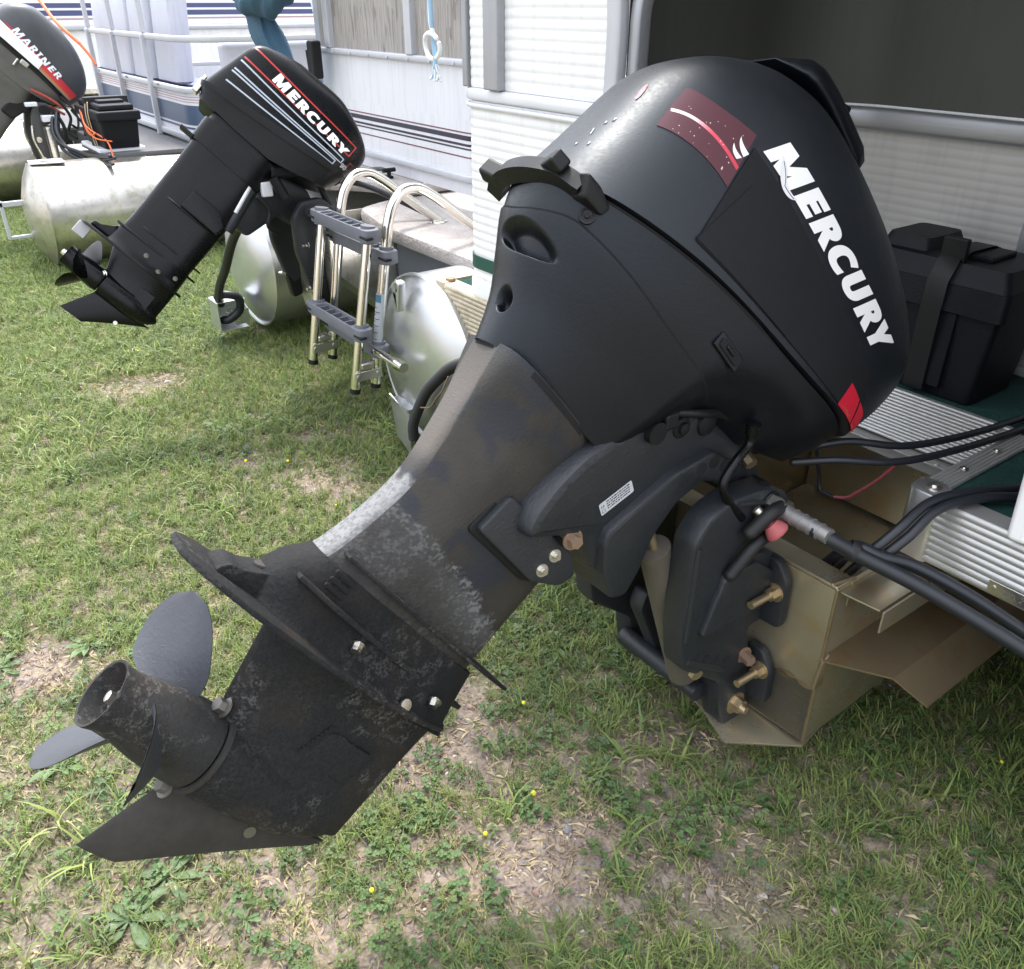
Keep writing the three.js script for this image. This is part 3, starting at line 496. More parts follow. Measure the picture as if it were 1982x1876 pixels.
  // propeller
  {
    const ax = -0.671, hs = 0.042;
    const pr = put('propeller', lathe([[-0.308, 0.058], [-0.312, 0.0615], [-0.345, 0.061], [-0.39, 0.055], [-0.43, 0.0475], [-0.458, 0.0455], [-0.472, 0.0485], [-0.476, 0.0485], [-0.475, 0.0450], [-0.45, 0.0415], [-0.425, 0.0415], [-0.425, 0]].reverse().map(([a, r]) => [a, r]), V(hs, ax, 0), V(1, 0, 0), 56), M.propHub, eng, 'grey three-bladed propeller with a hollow hub');
    for (const d of [-32, 88, 208]) put('blade', blade(d * Math.PI / 180, 0.048, 0.176, ax, -0.348, 0.40, 0.128, 1), M.prop, pr);
    put('hub_cone', [lathe([[-0.426, 0.040], [-0.432, 0.040], [-0.434, 0.018], [-0.452, 0.0165], [-0.452, 0]].reverse(), V(hs, ax, 0), V(1, 0, 0), 32)], M.steel, pr);
    put('prop_nut', [lathe([[-0.440, 0.014], [-0.450, 0.014], [-0.454, 0.010], [-0.466, 0.0085], [-0.468, 0]].reverse(), V(hs, ax, 0), V(1, 0, 0), 6)], M.steel, pr);
    put('thrust_ring', lathe([[-0.301, 0.063], [-0.301, 0.067], [-0.308, 0.067], [-0.308, 0.060]].reverse(), V(hs, ax, 0), V(1, 0, 0), 48), M.strut);
  }
  // lower mount covers, one each side
  for (const s of [1, -1]) {
    const poly = roundPoly([[-0.209, -0.174], [-0.207, -0.103], [-0.100, -0.098], [-0.041, -0.097], [-0.008, -0.118], [-0.020, -0.148], [-0.070, -0.174]], 0.008), big = roundPoly([[-0.217, -0.184], [-0.215, -0.094], [-0.100, -0.088], [-0.040, -0.088], [-0.035, -0.160], [-0.075, -0.182]], 0.010);
      put('mount_cover_rebate', prism(big, 'z', s * 0.045, s * 0.0685, 0.002), M.black);
    const mc = put('mount_cover', prism(poly, 'z', s * 0.05, s * 0.082, 0.003), M.cast);
    for (const [u, v] of [[-0.069, -0.118], [-0.069, -0.149]]) put('bolt', hexBolt(V(u, v, s * 0.0815), V(0, 0, s), 0.0075, 0.005, 0.005), M.steel, mc);
  }
  // ---- fixed clamp brackets, swivel bracket and tilt ram stand in boat axes
  const fx = (name, geos, mat, parent = eng, label) => part(parent, name, geos, mat, label);
  {
    const sw = [[0.640, 0.700], [0.655, 0.735], [0.700, 0.775], [0.753, 0.806], [0.828, 0.826], [0.903, 0.836], [0.985, 0.820], [1.085, 0.745], [1.150, 0.690], [1.165, 0.640], [1.120, 0.615], [1.075, 0.650], [1.029, 0.700], [0.960, 0.690], [0.905, 0.640], [0.885, 0.600], [0.862, 0.570], [0.825, 0.535], [0.782, 0.575], [0.752, 0.655], [0.710, 0.679]];
    const sb = fx('swivel_bracket', [prism(roundPoly(sw, 0.022), 'z', ZE - 0.085, ZE + 0.085, 0.014)], M.cast);
    const lo = [[0.780, 0.645], [0.790, 0.668], [0.935, 0.730], [1.020, 0.742], [1.085, 0.700], [1.075, 0.660], [1.000, 0.690], [0.940, 0.668], [0.893, 0.620], [0.866, 0.562], [0.838, 0.522], [0.802, 0.530], [0.782, 0.590]];
    fx('swivel_web', prism(roundPoly(lo, 0.010), 'z', ZE - 0.103, ZE + 0.103, 0.007), M.cast, sb);
    for (const [x, y, r] of [[0.968, 0.708, 0.010], [0.992, 0.718, 0.012], [1.022, 0.722, 0.013], [1.050, 0.706, 0.012]]) fx('web_hole', lathe([[0, r], [0.0015, r * 0.95], [0.0016, 0]], V(x, y, ZE + 0.1025), V(0, 0, 1), 16), M.gap, sb);
    fx('boss', rod(V(0.885, 0.812, ZE - 0.10), V(0.885, 0.812, ZE + 0.098), 0.019), M.black, sb);
    fx('pivot_bolt', hexBolt(V(0.730, 0.668, ZE + 0.082), V(-0.1, 0.05, 1), 0.012, 0.012), M.brass, sb);
    fx('rating_label', (() => { const g = sheet(1, 1, (s, t) => V(lerp(-0.036, 0.036, s), lerp(-0.0125, 0.0125, t), 0)); g.rotateZ(0.33); g.translate(0.816, 0.7145, ZE + 0.0858); return g; })(), print(512, 180, (x, w, h) => {
      x.fillStyle = '#b9bcc2'; x.beginPath(); x.roundRect(2, 2, w - 4, h - 4, 22); x.fill(); x.fillStyle = '#23252a'; x.font = 'bold 30px sans-serif'; for (let k = 0; k < 4; k++) { let px = 110; let q = 3 + k * 5; while (px < 460) { const l = 14 + (q = (q * 37) % 41); x.fillRect(px, 26 + k * 34, Math.min(l, 470 - px), 16); px += l + 9; } }
      x.font = 'bold 46px sans-serif'; x.fillText('CE', 22, 82); x.strokeStyle = '#23252a'; x.lineWidth = 5; x.strokeRect(26, 110, 44, 40);
    }, { rough: 0.5 }), sb);
    // clamp bracket: starboard and its twin
    const cl = roundPoly([[0.938, 0.54], [0.942, 0.610], [0.975, 0.650], [1.030, 0.668], [1.110, 0.662], [1.180, 0.630], [1.204, 0.575], [1.204, 0.528], [1.150, 0.532], [1.110, 0.545], [1.085, 0.530], [1.150, 0.515], [1.176, 0.50], [1.176, 0.345], [1.130, 0.345], [1.150, 0.262], [1.176, 0.240], [1.176, 0.112], [1.130, 0.082], [1.095, 0.105], [1.075, 0.165], [1.065, 0.236], [0.950, 0.330], [0.936, 0.42]], 0.016);
    for (const s of [1, -1]) {
      const z0 = ZE + s * 0.100, z1 = ZE + s * 0.152, cb = fx('clamp_bracket', prism(cl, 'z', z0, z1, 0.007), M.cast);
      fx('bracket_cheek', prism(roundPoly([[0.975, 0.40], [1.02, 0.515], [1.10, 0.52], [1.165, 0.47], [1.165, 0.40], [1.05, 0.39]], 0.012), 'z', z1 - s * 0.01, z1 + s * 0.014, 0.005), M.cast, cb);
      for (const [a, b] of [[[0.952, 0.60], [0.948, 0.40]], [[1.04, 0.655], [1.17, 0.615]], [[0.96, 0.345], [1.07, 0.27]]]) fx('rib', rod(V(a[0], a[1], z1 - s * 0.001), V(b[0], b[1], z1 - s * 0.001), 0.006, 0.006, 10), M.cast, cb);
      for (const [y0, y1] of [[0.350, 0.500], [0.155, 0.285]]) fx('bracket_flange', prism(roundPoly([[z1 - s * 0.02, y0], [z1 + s * 0.046, y0 + 0.005], [z1 + s * 0.046, y1 - 0.04], [z1 + s * 0.02, y1], [z1 - s * 0.02, y1]], 0.014), 'x', 1.158, 1.179, 0.005), M.cast, cb);
      for (const y of [0.432, 0.240]) fx('mounting_bolt', [hexBolt(V(1.158, y, z1 + s * 0.024), V(-1, 0.0, 0), 0.013, 0.016), rod(V(1.14, y, z1 + s * 0.024), V(1.088, y, z1 + s * 0.024), 0.0078)], M.zinc, cb);
      for (const [x, y] of [[0.985, 0.345], [1.014, 0.326], [1.045, 0.309], [1.075, 0.293]]) fx('pin_hole', lathe([[0, 0.008], [0.0012, 0.0075], [0.0013, 0]], V(x, y, z1 + s * 0.0002), V(0, 0, s), 14), M.gap, cb);
      fx('trim_pin', hexBolt(V(1.128, 0.278, z1), V(-0.2, 0, s), 0.012, 0.022), M.brass, cb);
      fx('pivot_nut', [hexBolt(V(1.128, 0.150, z1), V(0, 0, s), 0.017, 0.016), rod(V(1.128, 0.150, z1 + s * 0.016), V(1.128, 0.150, z1 + s * 0.030), 0.010, 0.008, 14)], M.zinc, cb);
      fx('anode_screw', lathe([[0, 0.014], [0.010, 0.013], [0.012, 0]], V(1.0, 0.292, z1 - s * 0.012), V(-0.2, -0.2, s), 8), M.zinc, cb);
    }
    fx('tilt_tube', [rod(V(1.128, 0.628, ZE - 0.17), V(1.128, 0.628, ZE + 0.155), 0.022), rod(V(1.128, 0.628, ZE + 0.10), V(1.128, 0.628, ZE + 0.128), 0.032)], M.black);
    const ram = fx('tilt_ram', [rod(V(0.928, 0.560, ZE + 0.075), V(1.046, 0.215, ZE + 0.075), 0.0285), rod(V(0.924, 0.572, ZE + 0.075), V(0.930, 0.556, ZE + 0.075), 0.0305)], M.aluOld, eng); ram.material = std({ color: rgb(0.15, 0.13, 0.105), roughness: 0.5, map: rep(T.speck, 4) });
    fx('ram_rod', rod(V(0.906, 0.625, ZE + 0.075), V(0.926, 0.565, ZE + 0.075), 0.0085), M.zinc, ram);
    fx('ram_foot', rod(V(1.062, 0.185, ZE - 0.11), V(1.062, 0.185, ZE + 0.112), 0.022), M.cast);
    fx('pump_reservoir', [rod(V(1.065, 0.46, ZE + 0.045), V(1.09, 0.37, ZE + 0.045), 0.034)], M.blackGloss);
    fx('pump_label', (() => { const g = cyl(0.0346, 0.0346, 0.03, 24, true); g.applyQuaternion(new THREE.Quaternion().setFromUnitVectors(V(0, 1, 0), V(0.025, -0.09, 0).normalize())); g.translate(1.082, 0.398, ZE + 0.045); return g; })(), M.yellow);
    fx('trim_limit_arm', prism(roundPoly([[1.010, 0.33], [1.025, 0.37], [1.060, 0.36], [1.128, 0.130], [1.105, 0.118]], 0.014), 'z', ZE - 0.06, ZE - 0.02, 0.008), M.cast);
    fx('skid_pad', prism(roundPoly([[0.855, 0.54], [0.875, 0.555], [0.90, 0.52], [0.885, 0.475], [0.862, 0.478]], 0.012), 'z', ZE + 0.01, ZE + 0.04, 0.006), M.zinc);
    // shift and steering bits round the pivot
    const bits = [tube([[1.075, 0.772, ZE + 0.13], [1.073, 0.752, ZE + 0.13], [1.037, 0.732, ZE + 0.135], [1.006, 0.702, ZE + 0.14], [1.020, 0.665, ZE + 0.145], [1.055, 0.622, ZE + 0.15]], 0.008, 40, 10)];
    bits.push(lathe([[0, 0.012], [0.02, 0.013], [0.024, 0]], V(1.075, 0.770, ZE + 0.13), V(0, 1, 0.1), 16));
    fx('tilt_lock_lever', bits, M.blackGloss);
    fx('hose', tube([[1.06, 0.60, ZE + 0.17], [1.10, 0.632, ZE + 0.18], [1.15, 0.62, ZE + 0.17], [1.19, 0.56, ZE + 0.15]], 0.013, 30, 10), M.rubber);
    fx('hose', tube([[1.03, 0.52, ZE + 0.165], [1.08, 0.575, ZE + 0.175], [1.13, 0.572, ZE + 0.165]], 0.012, 24, 10), M.rubber);
    const kb = fx('grease_knob', lathe([[0, 0.008], [0.026, 0.008], [0.027, 0.013], [0.036, 0.018], [0.046, 0.0215], [0.050, 0.020], [0.051, 0]], V(1.085, 0.628, ZE + 0.165), V(0.35, -0.62, 0.62), 24), M.redKnob, eng, 'faded red plastic knob');
    fx('knob_stem', lathe([[-0.01, 0.0085], [0.024, 0.0085], [0.025, 0]], V(1.085, 0.628, ZE + 0.165), V(0.35, -0.62, 0.62), 18), M.steel, kb);
    fx('steering_arm', prism(roundPoly([[1.05, 0.70], [1.09, 0.76], [1.14, 0.74], [1.21, 0.60], [1.19, 0.588], [1.10, 0.67]], 0.016), 'z', ZE + 0.02, ZE + 0.075, 0.01), M.cast);
    fx('link_nut', [rod(V(1.135, 0.69, ZE + 0.078), V(1.13, 0.68, ZE + 0.10), 0.012, 0.012, 6)], M.zinc);
    fx('port_boss', [lathe([[0, 0.022], [0.08, 0.022], [0.088, 0.018], [0.089, 0.011], [0.095, 0.010], [0.097, 0]], V(0.95, 0.800, ZE), V(0, 0, 1), 20), lathe([[0, 0.026], [0.075, 0.026], [0.09, 0.020], [0.094, 0]], V(1.01, 0.79, ZE), V(0, 0, 1), 20), box(0.20, 0.07, 0.15, 0.98, 0.815, ZE, 0.025), box(0.12, 0.12, 0.16, 1.09, 0.75, ZE, 0.03), tube([[0.90, 0.835, ZE + 0.07], [0.97, 0.825, ZE + 0.10], [1.04, 0.80, ZE + 0.09], [1.10, 0.76, ZE + 0.10], [1.15, 0.70, ZE + 0.09]], 0.008, 30, 8), box(0.03, 0.03, 0.05, 0.915, 0.825, ZE + 0.075, 0.006)], M.black);
  }
}

// ---------------------------------------------------------------- pontoon boats
// plan path with rounded corners -> dense list of [x, z]
function planPath(pts, r, step = 0.03) {
  const out = []; for (let i = 0; i < pts.length; i++) {
    if (i === 0 || i === pts.length - 1) { out.push(pts[i]); continue; }
    const a = pts[i - 1], b = pts[i], c = pts[i + 1], la = Math.hypot(a[0] - b[0], a[1] - b[1]), lc = Math.hypot(c[0] - b[0], c[1] - b[1]);
    const p0 = [b[0] + (a[0] - b[0]) / la * r, b[1] + (a[1] - b[1]) / la * r], p1 = [b[0] + (c[0] - b[0]) / lc * r, b[1] + (c[1] - b[1]) / lc * r], k = 0.5523;
    for (let j = 0; j <= 12; j++) { const t = j / 12, q0 = [lerp(p0[0], b[0], k), lerp(p0[1], b[1], k)], q1 = [lerp(p1[0], b[0], k), lerp(p1[1], b[1], k)], m = 1 - t; out.push([0, 1].map((d) => m * m * m * p0[d] + 3 * m * m * t * q0[d] + 3 * m * t * t * q1[d] + t * t * t * p1[d])); }
  }
  return out;
}
const pathN = (p) => p.map((q, i) => { const a = p[Math.max(0, i - 1)], b = p[Math.min(p.length - 1, i + 1)], l = Math.hypot(b[0] - a[0], b[1] - a[1]) || 1; return [(b[1] - a[1]) / l, -(b[0] - a[0]) / l]; });   // left-hand normal
// upright wall along a plan path: outside face with a profile off(y), thick behind
function wall(path, y0, y1, ny, off, thick = 0.012) {
  const N = pathN(path), n = path.length - 1; let acc = [0]; for (let i = 1; i < path.length; i++) acc.push(acc[i - 1] + Math.hypot(path[i][0] - path[i - 1][0], path[i][1] - path[i - 1][1]));
  const f = (k) => sheet(n, k ? 1 : ny, (s, t) => { const i = Math.round(s * n), o = k ? -thick : off(t), p = path[i]; return V(p[0] + N[i][0] * o, lerp(y0, y1, t), p[1] + N[i][1] * o); }, (s, t) => [acc[Math.round(s * n)], lerp(y0, y1, t)], 1.1);
  const e = (t0) => sheet(n, 1, (s, t) => { const i = Math.round(s * n), o = t < 0.5 ? -thick : off(t0), p = path[i]; return V(p[0] + N[i][0] * o, t0 ? y1 : y0, p[1] + N[i][1] * o); }, (s, t) => [acc[Math.round(s * n)], t * thick], 0.8);
  const c = (i) => sheet(1, ny, (s, t) => { const o = s < 0.5 ? -thick : off(t), p = path[i]; return V(p[0] + N[i][0] * o, lerp(y0, y1, t), p[1] + N[i][1] * o); }, (s, t) => [s * thick, t], 0.8);
  return mergeGeometries([f(0), f(1), e(0), e(1), c(0), c(n)]);
}
const ribs = (n, d) => (t) => d * Math.pow(Math.abs(Math.sin(Math.PI * n * t)), 0.8);
const flat = () => 0;
// square section following a plan path, centred at height y
const bead = (path, y, h, w, o = 0) => { const N = pathN(path); return loft(path.map((p, i) => { const r = []; for (let k = 0; k < 20; k++) { const a = k / 20 * Math.PI * 2; const q = o + w / 2 * sp(Math.cos(a), 0.45); r.push(V(p[0] + N[i][0] * q, y + h / 2 * sp(Math.sin(a), 0.45), p[1] + N[i][1] * q)); } return r; }), { crease: 0.6 }); };
const squareTube = (pts, w, d, up) => { const c = new THREE.CatmullRomCurve3(pts.map((p) => V(...p)), false, 'centripetal'), n = 30, rings = []; for (let i = 0; i <= n; i++) { const p = c.getPointAt(i / n), t = c.getTangentAt(i / n), s = t.clone().cross(up).normalize(); const r = []; for (let k = 0; k < 16; k++) { const a = k / 16 * Math.PI * 2; r.push(p.clone().addScaledVector(s, w / 2 * sp(Math.cos(a), 0.5)).addScaledVector(up, d / 2 * sp(Math.sin(a), 0.5))); } rings.push(r); } return boxUV(loft(rings, { crease: 0.6 })); };
// pontoon log: barrel from x0 to x1 with dished end
const logEnd = (x, y, z, r, bulge = 0.03) => lathe([[0, r], [0.004, r + 0.006], [0.010, r + 0.006], [0.012, r * 0.985], [-bulge * 0.4, r * 0.8], [-bulge * 0.8, r * 0.5], [-bulge, 0]].map(([a, q]) => [a, q]).reverse(), V(x, y, z), V(1, 0, 0), 72);
const barrel = (x0, x1, y, z, r, seams) => { const prof = [[0, r]]; for (const s of seams) { prof.push([s - 0.006, r], [s - 0.003, r + 0.003], [s + 0.003, r + 0.003], [s + 0.006, r]); } prof.push([x1 - x0, r]); return lathe(prof, V(x0, y, z), V(1, 0, 0), 72, 0.5); };

// ---- the boat that carries the large motor
const boat1 = thing('pontoon_boat', 'white ribbed pontoon boat with green deck carpet and brownish pod carrying the large motor', 'pontoon boat', [3.2, 0, -0.11]);
{
  const B = boat1, P = (n, g, m, par = B, l) => part(par, n, g, m, l);
  const yD = 0.63, xs = 1.36, zc = -0.07, nz = 0.212;                       // deck height, stern, notch half width round the motor
  P('deck', prism([[1.375, nz + 0.01], [1.375, 1.15], [6.2, 1.15], [6.2, -1.39], [1.375, -1.39], [1.375, -0.352 - 0.01], [1.735, -0.352 - 0.01], [1.735, nz + 0.01]], 'y', yD - 0.05, yD, 0.002), M.carpetGreen, B, 'dark green carpeted deck');
  const ridge = (p0, p1, y0, y1, n) => wall([p0, [lerp(p0[0], p1[0], 0.5), lerp(p0[1], p1[1], 0.5)], p1], y0, y1, n * 6, ribs(n, 0.0032), 0.012);
  // ribbed rails round the edge; flat top lip, ribbed face
  const topLip = (x0, x1, z0, z1, n, along) => { const g = []; const L = along === 'x' ? Math.abs(z1 - z0) : Math.abs(x1 - x0); for (let k = 0; k < n; k++) { const t = (k + 0.5) / n, w = L / n * 0.42; g.push(along === 'x' ? rod(V(x0, yD + 0.0065, lerp(z0, z1, t)), V(x1, yD + 0.0065, lerp(z0, z1, t)), w, w, 8) : rod(V(lerp(x0, x1, t), yD + 0.0065, z0), V(lerp(x0, x1, t), yD + 0.0065, z1), w, w, 8)); } g.push(box(Math.abs(x1 - x0), 0.005, Math.abs(z1 - z0), (x0 + x1) / 2, yD + 0.0042, (z0 + z1) / 2, 0.001)); return g; };
  P('stern_rail', [ridge([xs, 1.15], [xs, nz + 0.035], 0.510, yD + 0.006, 9), box(0.045, 0.005, 0.92, xs + 0.022, yD + 0.0045, 0.70, 0.001)], M.rail);
  P('stern_rail', [ridge([xs, -0.352 - 0.03], [xs, -1.40], 0.510, yD + 0.006, 9), box(0.055, 0.005, 1.04, xs + 0.027, yD + 0.0045, -0.88, 0.001)], M.railOld, B, 'yellowed ribbed stern rail');
  P('port_rail', ridge([xs + 0.01, -1.405], [6.2, -1.405], 0.510, yD + 0.006, 9), M.railOld);
  P('notch_rail', [box(0.345, 0.115, 0.006, 1.56, 0.572, nz - 0.003, 0.001), ...topLip(1.415, 1.735, nz - 0.006, nz + 0.040, 6, 'x')], M.rail);
  P('notch_rail', [box(0.345, 0.115, 0.006, 1.56, 0.572, -0.352 + 0.003, 0.001), ...topLip(1.415, 1.735, -0.352 - 0.040, -0.352 + 0.006, 6, 'x')], M.rail);
  P('notch_front', [wall([[1.722, nz], [1.722, -0.07], [1.722, -0.352]], 0.528, yD + 0.018, 15 * 6, ribs(15, 0.0030), 0.012), box(0.035, 0.004, 0.56, 1.708, 0.522, -0.07, 0.001), box(0.004, 0.03, 0.56, 1.708, 0.506, -0.07, 0.001)], M.rail, B, 'ribbed silver rail at the front of the motor well');
  for (const z of [-0.02, 0.09]) P('screw', lathe([[0, 0.006], [0.002, 0.005], [0.0025, 0]], V(1.698, 0.525, z), V(0, 1, 0), 12), M.steel);
  for (const [x, z] of [[1.50, nz + 0.017], [1.62, nz + 0.017]]) P('screw', lathe([[0, 0.0085], [0.0022, 0.008], [0.0022, 0.0055], [0.0045, 0.004], [0.005, 0]], V(x, yD + 0.0105, z), V(0, 1, 0), 16), M.steel);
  const cap = P('corner_cap', prism(roundPoly([[xs - 0.004, nz - 0.012], [xs + 0.055, nz - 0.012], [xs + 0.060, nz + 0.030], [xs + 0.035, nz + 0.060], [xs - 0.004, nz + 0.060]], 0.032, 8), 'y', 0.506, yD + 0.013, 0.005), M.alu);
  P('screw', lathe([[0, 0.014], [0.003, 0.0135], [0.003, 0.009], [0.007, 0.007], [0.0085, 0]], V(xs + 0.026, yD + 0.013, nz + 0.024), V(0, 1, 0), 20), M.steel, cap);
  P('corner_cap', prism(roundPoly([[xs - 0.004, -1.41], [xs + 0.05, -1.41], [xs + 0.05, -1.37], [xs - 0.004, -1.36]], 0.006, 4), 'y', 0.508, yD + 0.011, 0.003), M.railOld);
  P('corner_screw', lathe([[0, 0.016], [0.006, 0.015], [0.008, 0]], V(xs + 0.03, yD + 0.011, -1.375), V(0, 1, 0), 16), M.brass);
  P('id_plate', box(0.0016, 0.024, 0.115, xs - 0.0044, 0.528, 0.440, 0.0006), M.steel);
  P('id_lettering', (() => { const g = sheet(1, 1, (s, t) => V(xs - 0.0056, lerp(0.518, 0.538, t), lerp(0.402, 0.495, s))); return g; })(), print(512, 110, (x, w, h) => { x.fillStyle = '#6d6a66'; x.font = 'bold 84px monospace'; x.fillText('SYL25', 30, 84); }));
  P('screw', lathe([[0, 0.005], [0.002, 0.0045], [0.003, 0]], V(xs - 0.0052, 0.528, 0.392), V(-1, 0, 0), 12), M.steel);
  // motor pod: an open box hung below the deck
  const pod = P('motor_pod', [
    prism(roundPoly([[-0.352, 0.40], [-0.352, 0.487], [0.212, 0.487], [0.212, 0.116], [0.03, 0.104], [-0.17, 0.104], [-0.352, 0.20]], 0.004), 'x', 1.182, 1.192, 0.002),
    box(0.052, 0.008, 0.564, 1.208, 0.491, zc, 0.003), box(0.008, 0.06, 0.564, 1.233, 0.462, zc, 0.002),
    prism([[1.193, 0.490], [1.95, 0.490], [1.95, 0.16], [1.30, 0.112], [1.193, 0.112]], 'z', 0.200, 0.210, 0.002),
    prism([[1.193, 0.490], [1.95, 0.490], [1.95, 0.16], [1.30, 0.18], [1.193, 0.2]], 'z', -0.350, -0.341, 0.002),
    prism([[1.193, -0.339], [1.193, 0.199], [1.95, 0.199], [1.95, -0.339]], 'y', 0.205, 0.213, 0.001),
    box(0.008, 0.36, 0.535, 1.90, 0.40, zc, 0.001)], M.gold, B, 'brownish gold aluminium motor pod');
  P('waterline_stain', sheet(1, 1, (s, t) => V(1.1808, lerp(0.114, 0.262, t), lerp(-0.17, 0.2105, s))), print(512, 256, (x, w, h) => { let q = 5; const r = () => (q = (q * 16807) % 2147483647) / 2147483647; x.fillStyle = 'rgba(52,50,44,0.62)'; x.beginPath(); x.moveTo(0, h); x.lineTo(0, 22); for (let k = 0; k <= 40; k++) x.lineTo(k / 40 * w, 14 + 16 * r()); x.lineTo(w, h); x.fill(); for (let k = 0; k < 160; k++) { x.fillStyle = 'rgba(110,84,48,' + 0.25 * r() + ')'; x.beginPath(); x.ellipse(w * r(), 10 + h * r() * r(), 4 + 26 * r(), 2 + 8 * r(), 0, 0, 7); x.fill(); } }, { rough: 0.7 }), pod);
  P('weld_bead', [tube([[1.186, 0.488, 0.211], [1.186, 0.30, 0.2115], [1.186, 0.118, 0.212]], 0.0045, 60, 8), tube([[1.186, 0.4935, 0.20], [1.21, 0.4955, 0.206], [1.236, 0.4935, 0.21]], 0.004, 14, 8)], M.rust, pod);
  P('skid_plate', prism([[1.181, -0.30], [1.10, 0.025], [1.068, 0.116], [1.185, 0.214], [1.28, 0.20], [1.28, -0.30]], 'y', 0.098, 0.1035, 0.001), M.gold, pod);
  P('splash_wing', [prism([[1.196, 0.2105], [1.205, 0.285], [1.95, 0.285], [1.95, 0.2105]], 'y', 0.476, 0.480, 0.001), (() => { const g = box(0.745, 0.046, 0.004, 1.578, 0.457, 0.292, 0.001); return g; })()], M.gold, pod, 'upper splash wing with a turned-down lip');
  const w0 = [[1.178, 0.330, 0.2105], [1.262, 0.316, 0.315], [1.300, 0.268, 0.372]], w1 = [[1.95, 0.350, 0.2105], [1.95, 0.336, 0.315], [1.95, 0.288, 0.372]];
  const wing = []; for (let k = 0; k < 2; k++) for (const dy of [0, -0.004]) wing.push(sheet(1, 1, (s, t) => { const a = t < 0.5 ? w0[k] : w0[k + 1], b = t < 0.5 ? w1[k] : w1[k + 1]; return V(s < 0.5 ? a[0] : b[0], (s < 0.5 ? a[1] : b[1]) + dy, s < 0.5 ? a[2] : b[2]); }));
  wing.push(sheet(2, 1, (s, t) => { const p = w0[Math.round(s * 2)]; return V(p[0], p[1] - 0.004 * t, p[2]); }), sheet(1, 1, (s, t) => V(lerp(w0[2][0], 1.95, s), lerp(w0[2][1], w1[2][1], s) - 0.004 * t, 0.372)));
  P('splash_wing', wing.map(boxUV), M.rust, pod, 'lower rusty brown splash wing');
  P('weld_tab', prism([[1.172, 0.262], [1.182, 0.325], [1.20, 0.335], [1.20, 0.262]], 'z', 0.2105, 0.2185, 0.002), M.rust, pod);
  // the logs
  for (const z of [-1.10, 0.88]) { const lg = P('pontoon', [barrel(1.40, 6.0, 0.235, z, 0.235, [0.35, 1.6])], M.gold); P('end_cap', logEnd(1.40, 0.235, z, 0.235, 0.10), M.gold, lg);
    P('tow_bracket', prism(roundPoly([[1.27, 0.33], [1.30, 0.425], [1.36, 0.445], [1.41, 0.40], [1.40, 0.32]], 0.012), 'z', z - 0.006, z + 0.006, 0.002), M.rust, lg); }
  for (const x of [1.55, 2.4, 3.3]) P('cross_beam', box(0.06, 0.10, 2.4, x > 1.6 ? x : 1.95 + 0.1, 0.53 - (x > 1.6 ? 0 : 0.01), -0.12, 0.004), M.aluOld);
  // stern walls, port and starboard of the motor well
  for (const s of [-1, 1]) {
    const mir = (p) => p.map(([x, z]) => [x, s < 0 ? z : -0.234 - z]);
    const order = (p) => s < 0 ? p : p.slice().reverse();
    const path = order(mir(planPath([[1.60, -0.660], [1.372, -0.660], [1.372, -1.262], [5.6, -1.262]], 0.075)));
    const w = P('stern_wall', wall(path, 0.690, 1.168, 21 * 8, ribs(21, 0.0024), 0.02), M.white, B, 'white ribbed stern wall');
    P('top_trim', [bead(path, 1.185, 0.030, 0.034, -0.004), bead(path, 1.158, 0.012, 0.026, 0)], M.whiteMetal, w);
    P('base_trim', [bead(path, 0.662, 0.055, 0.026, -0.004)], M.white, w);
    const low = path; P('colour_band', wall(low, 0.722, 0.758, 2, () => 0.0056, 0.002), M.greenPaint, w);
    const up = order(mir([[1.372, -0.655], [1.372, -0.9], [1.372, -1.205]]));
    const uw = P('upper_panel', wall(up, 1.201, 1.93, 32 * 6, ribs(32, 0.0022), 0.016), M.white, B, 'white ribbed upper panel');
    const zz = (z) => s < 0 ? z : -0.234 - z;
    P('post', box(0.028, 0.73, 0.062, 1.359, 1.566, zz(-1.082), 0.004), M.frame, uw);
    P('edge_post', box(0.03, 0.73, 0.02, 1.375, 1.566, zz(-1.222), 0.004), M.frame, uw);
    P('frame', squareTube([[1.362, 1.202, zz(-0.640)], [1.362, 1.38, zz(-0.640)], [1.362, 1.47, zz(-0.655)], [1.362, 1.53, zz(-0.72)], [1.362, 1.545, zz(-0.85)], [1.362, 1.545, zz(-1.03)]], 0.044, 0.032, V(1, 0, 0)), M.paleFrame, uw);
    if (s > 0) P('end_post', (() => { const g = box(0.03, 1.30, 0.034, 0, 0, 0, 0.010); g.rotateX(-0.05); g.translate(1.356, 1.28, 0.372); return g; })(), M.white, w);
    // side wall of the recess above the rail with its dark screen
    if (s > 0) P('side_screen', box(0.62, 1.27, 0.010, 1.71, 1.295, zz(-0.612), 0.002), M.darkPanel, B, 'dark screen beside the motor well');
    P('screen_frame', squareTube([[1.388, 1.202, zz(-0.598)], [1.388, 1.32, zz(-0.598)], [1.393, 1.40, zz(-0.598)], [1.43, 1.475, zz(-0.598)], [1.52, 1.505, zz(-0.598)], [1.95, 1.505, zz(-0.598)]], 0.040, 0.030, V(0, 0, 1)), M.frame, B);
  }
  // back of the recess: siding below, tinted curtain above, rail between
  const bp = planPath([[2.06, 0.365], [2.06, -0.635], [1.40, -0.635]], 0.22);
  const bw = P('recess_wall', wall(bp, 0.632, 1.120, 24 * 6, ribs(24, 0.0013), 0.02), M.recess, B, 'white ribbed wall behind the battery box');
  P('rail', bead(bp, 1.148, 0.050, 0.052, 0.004), M.frame, bw);
  P('post', box(0.03, 0.48, 0.045, 2.047, 0.88, 0.0, 0.004), M.frame, bw);
  P('curtain', wall(bp, 1.178, 1.93, 2, flat, 0.01), M.olivePanel, B, 'dark olive vinyl curtain above the rail');
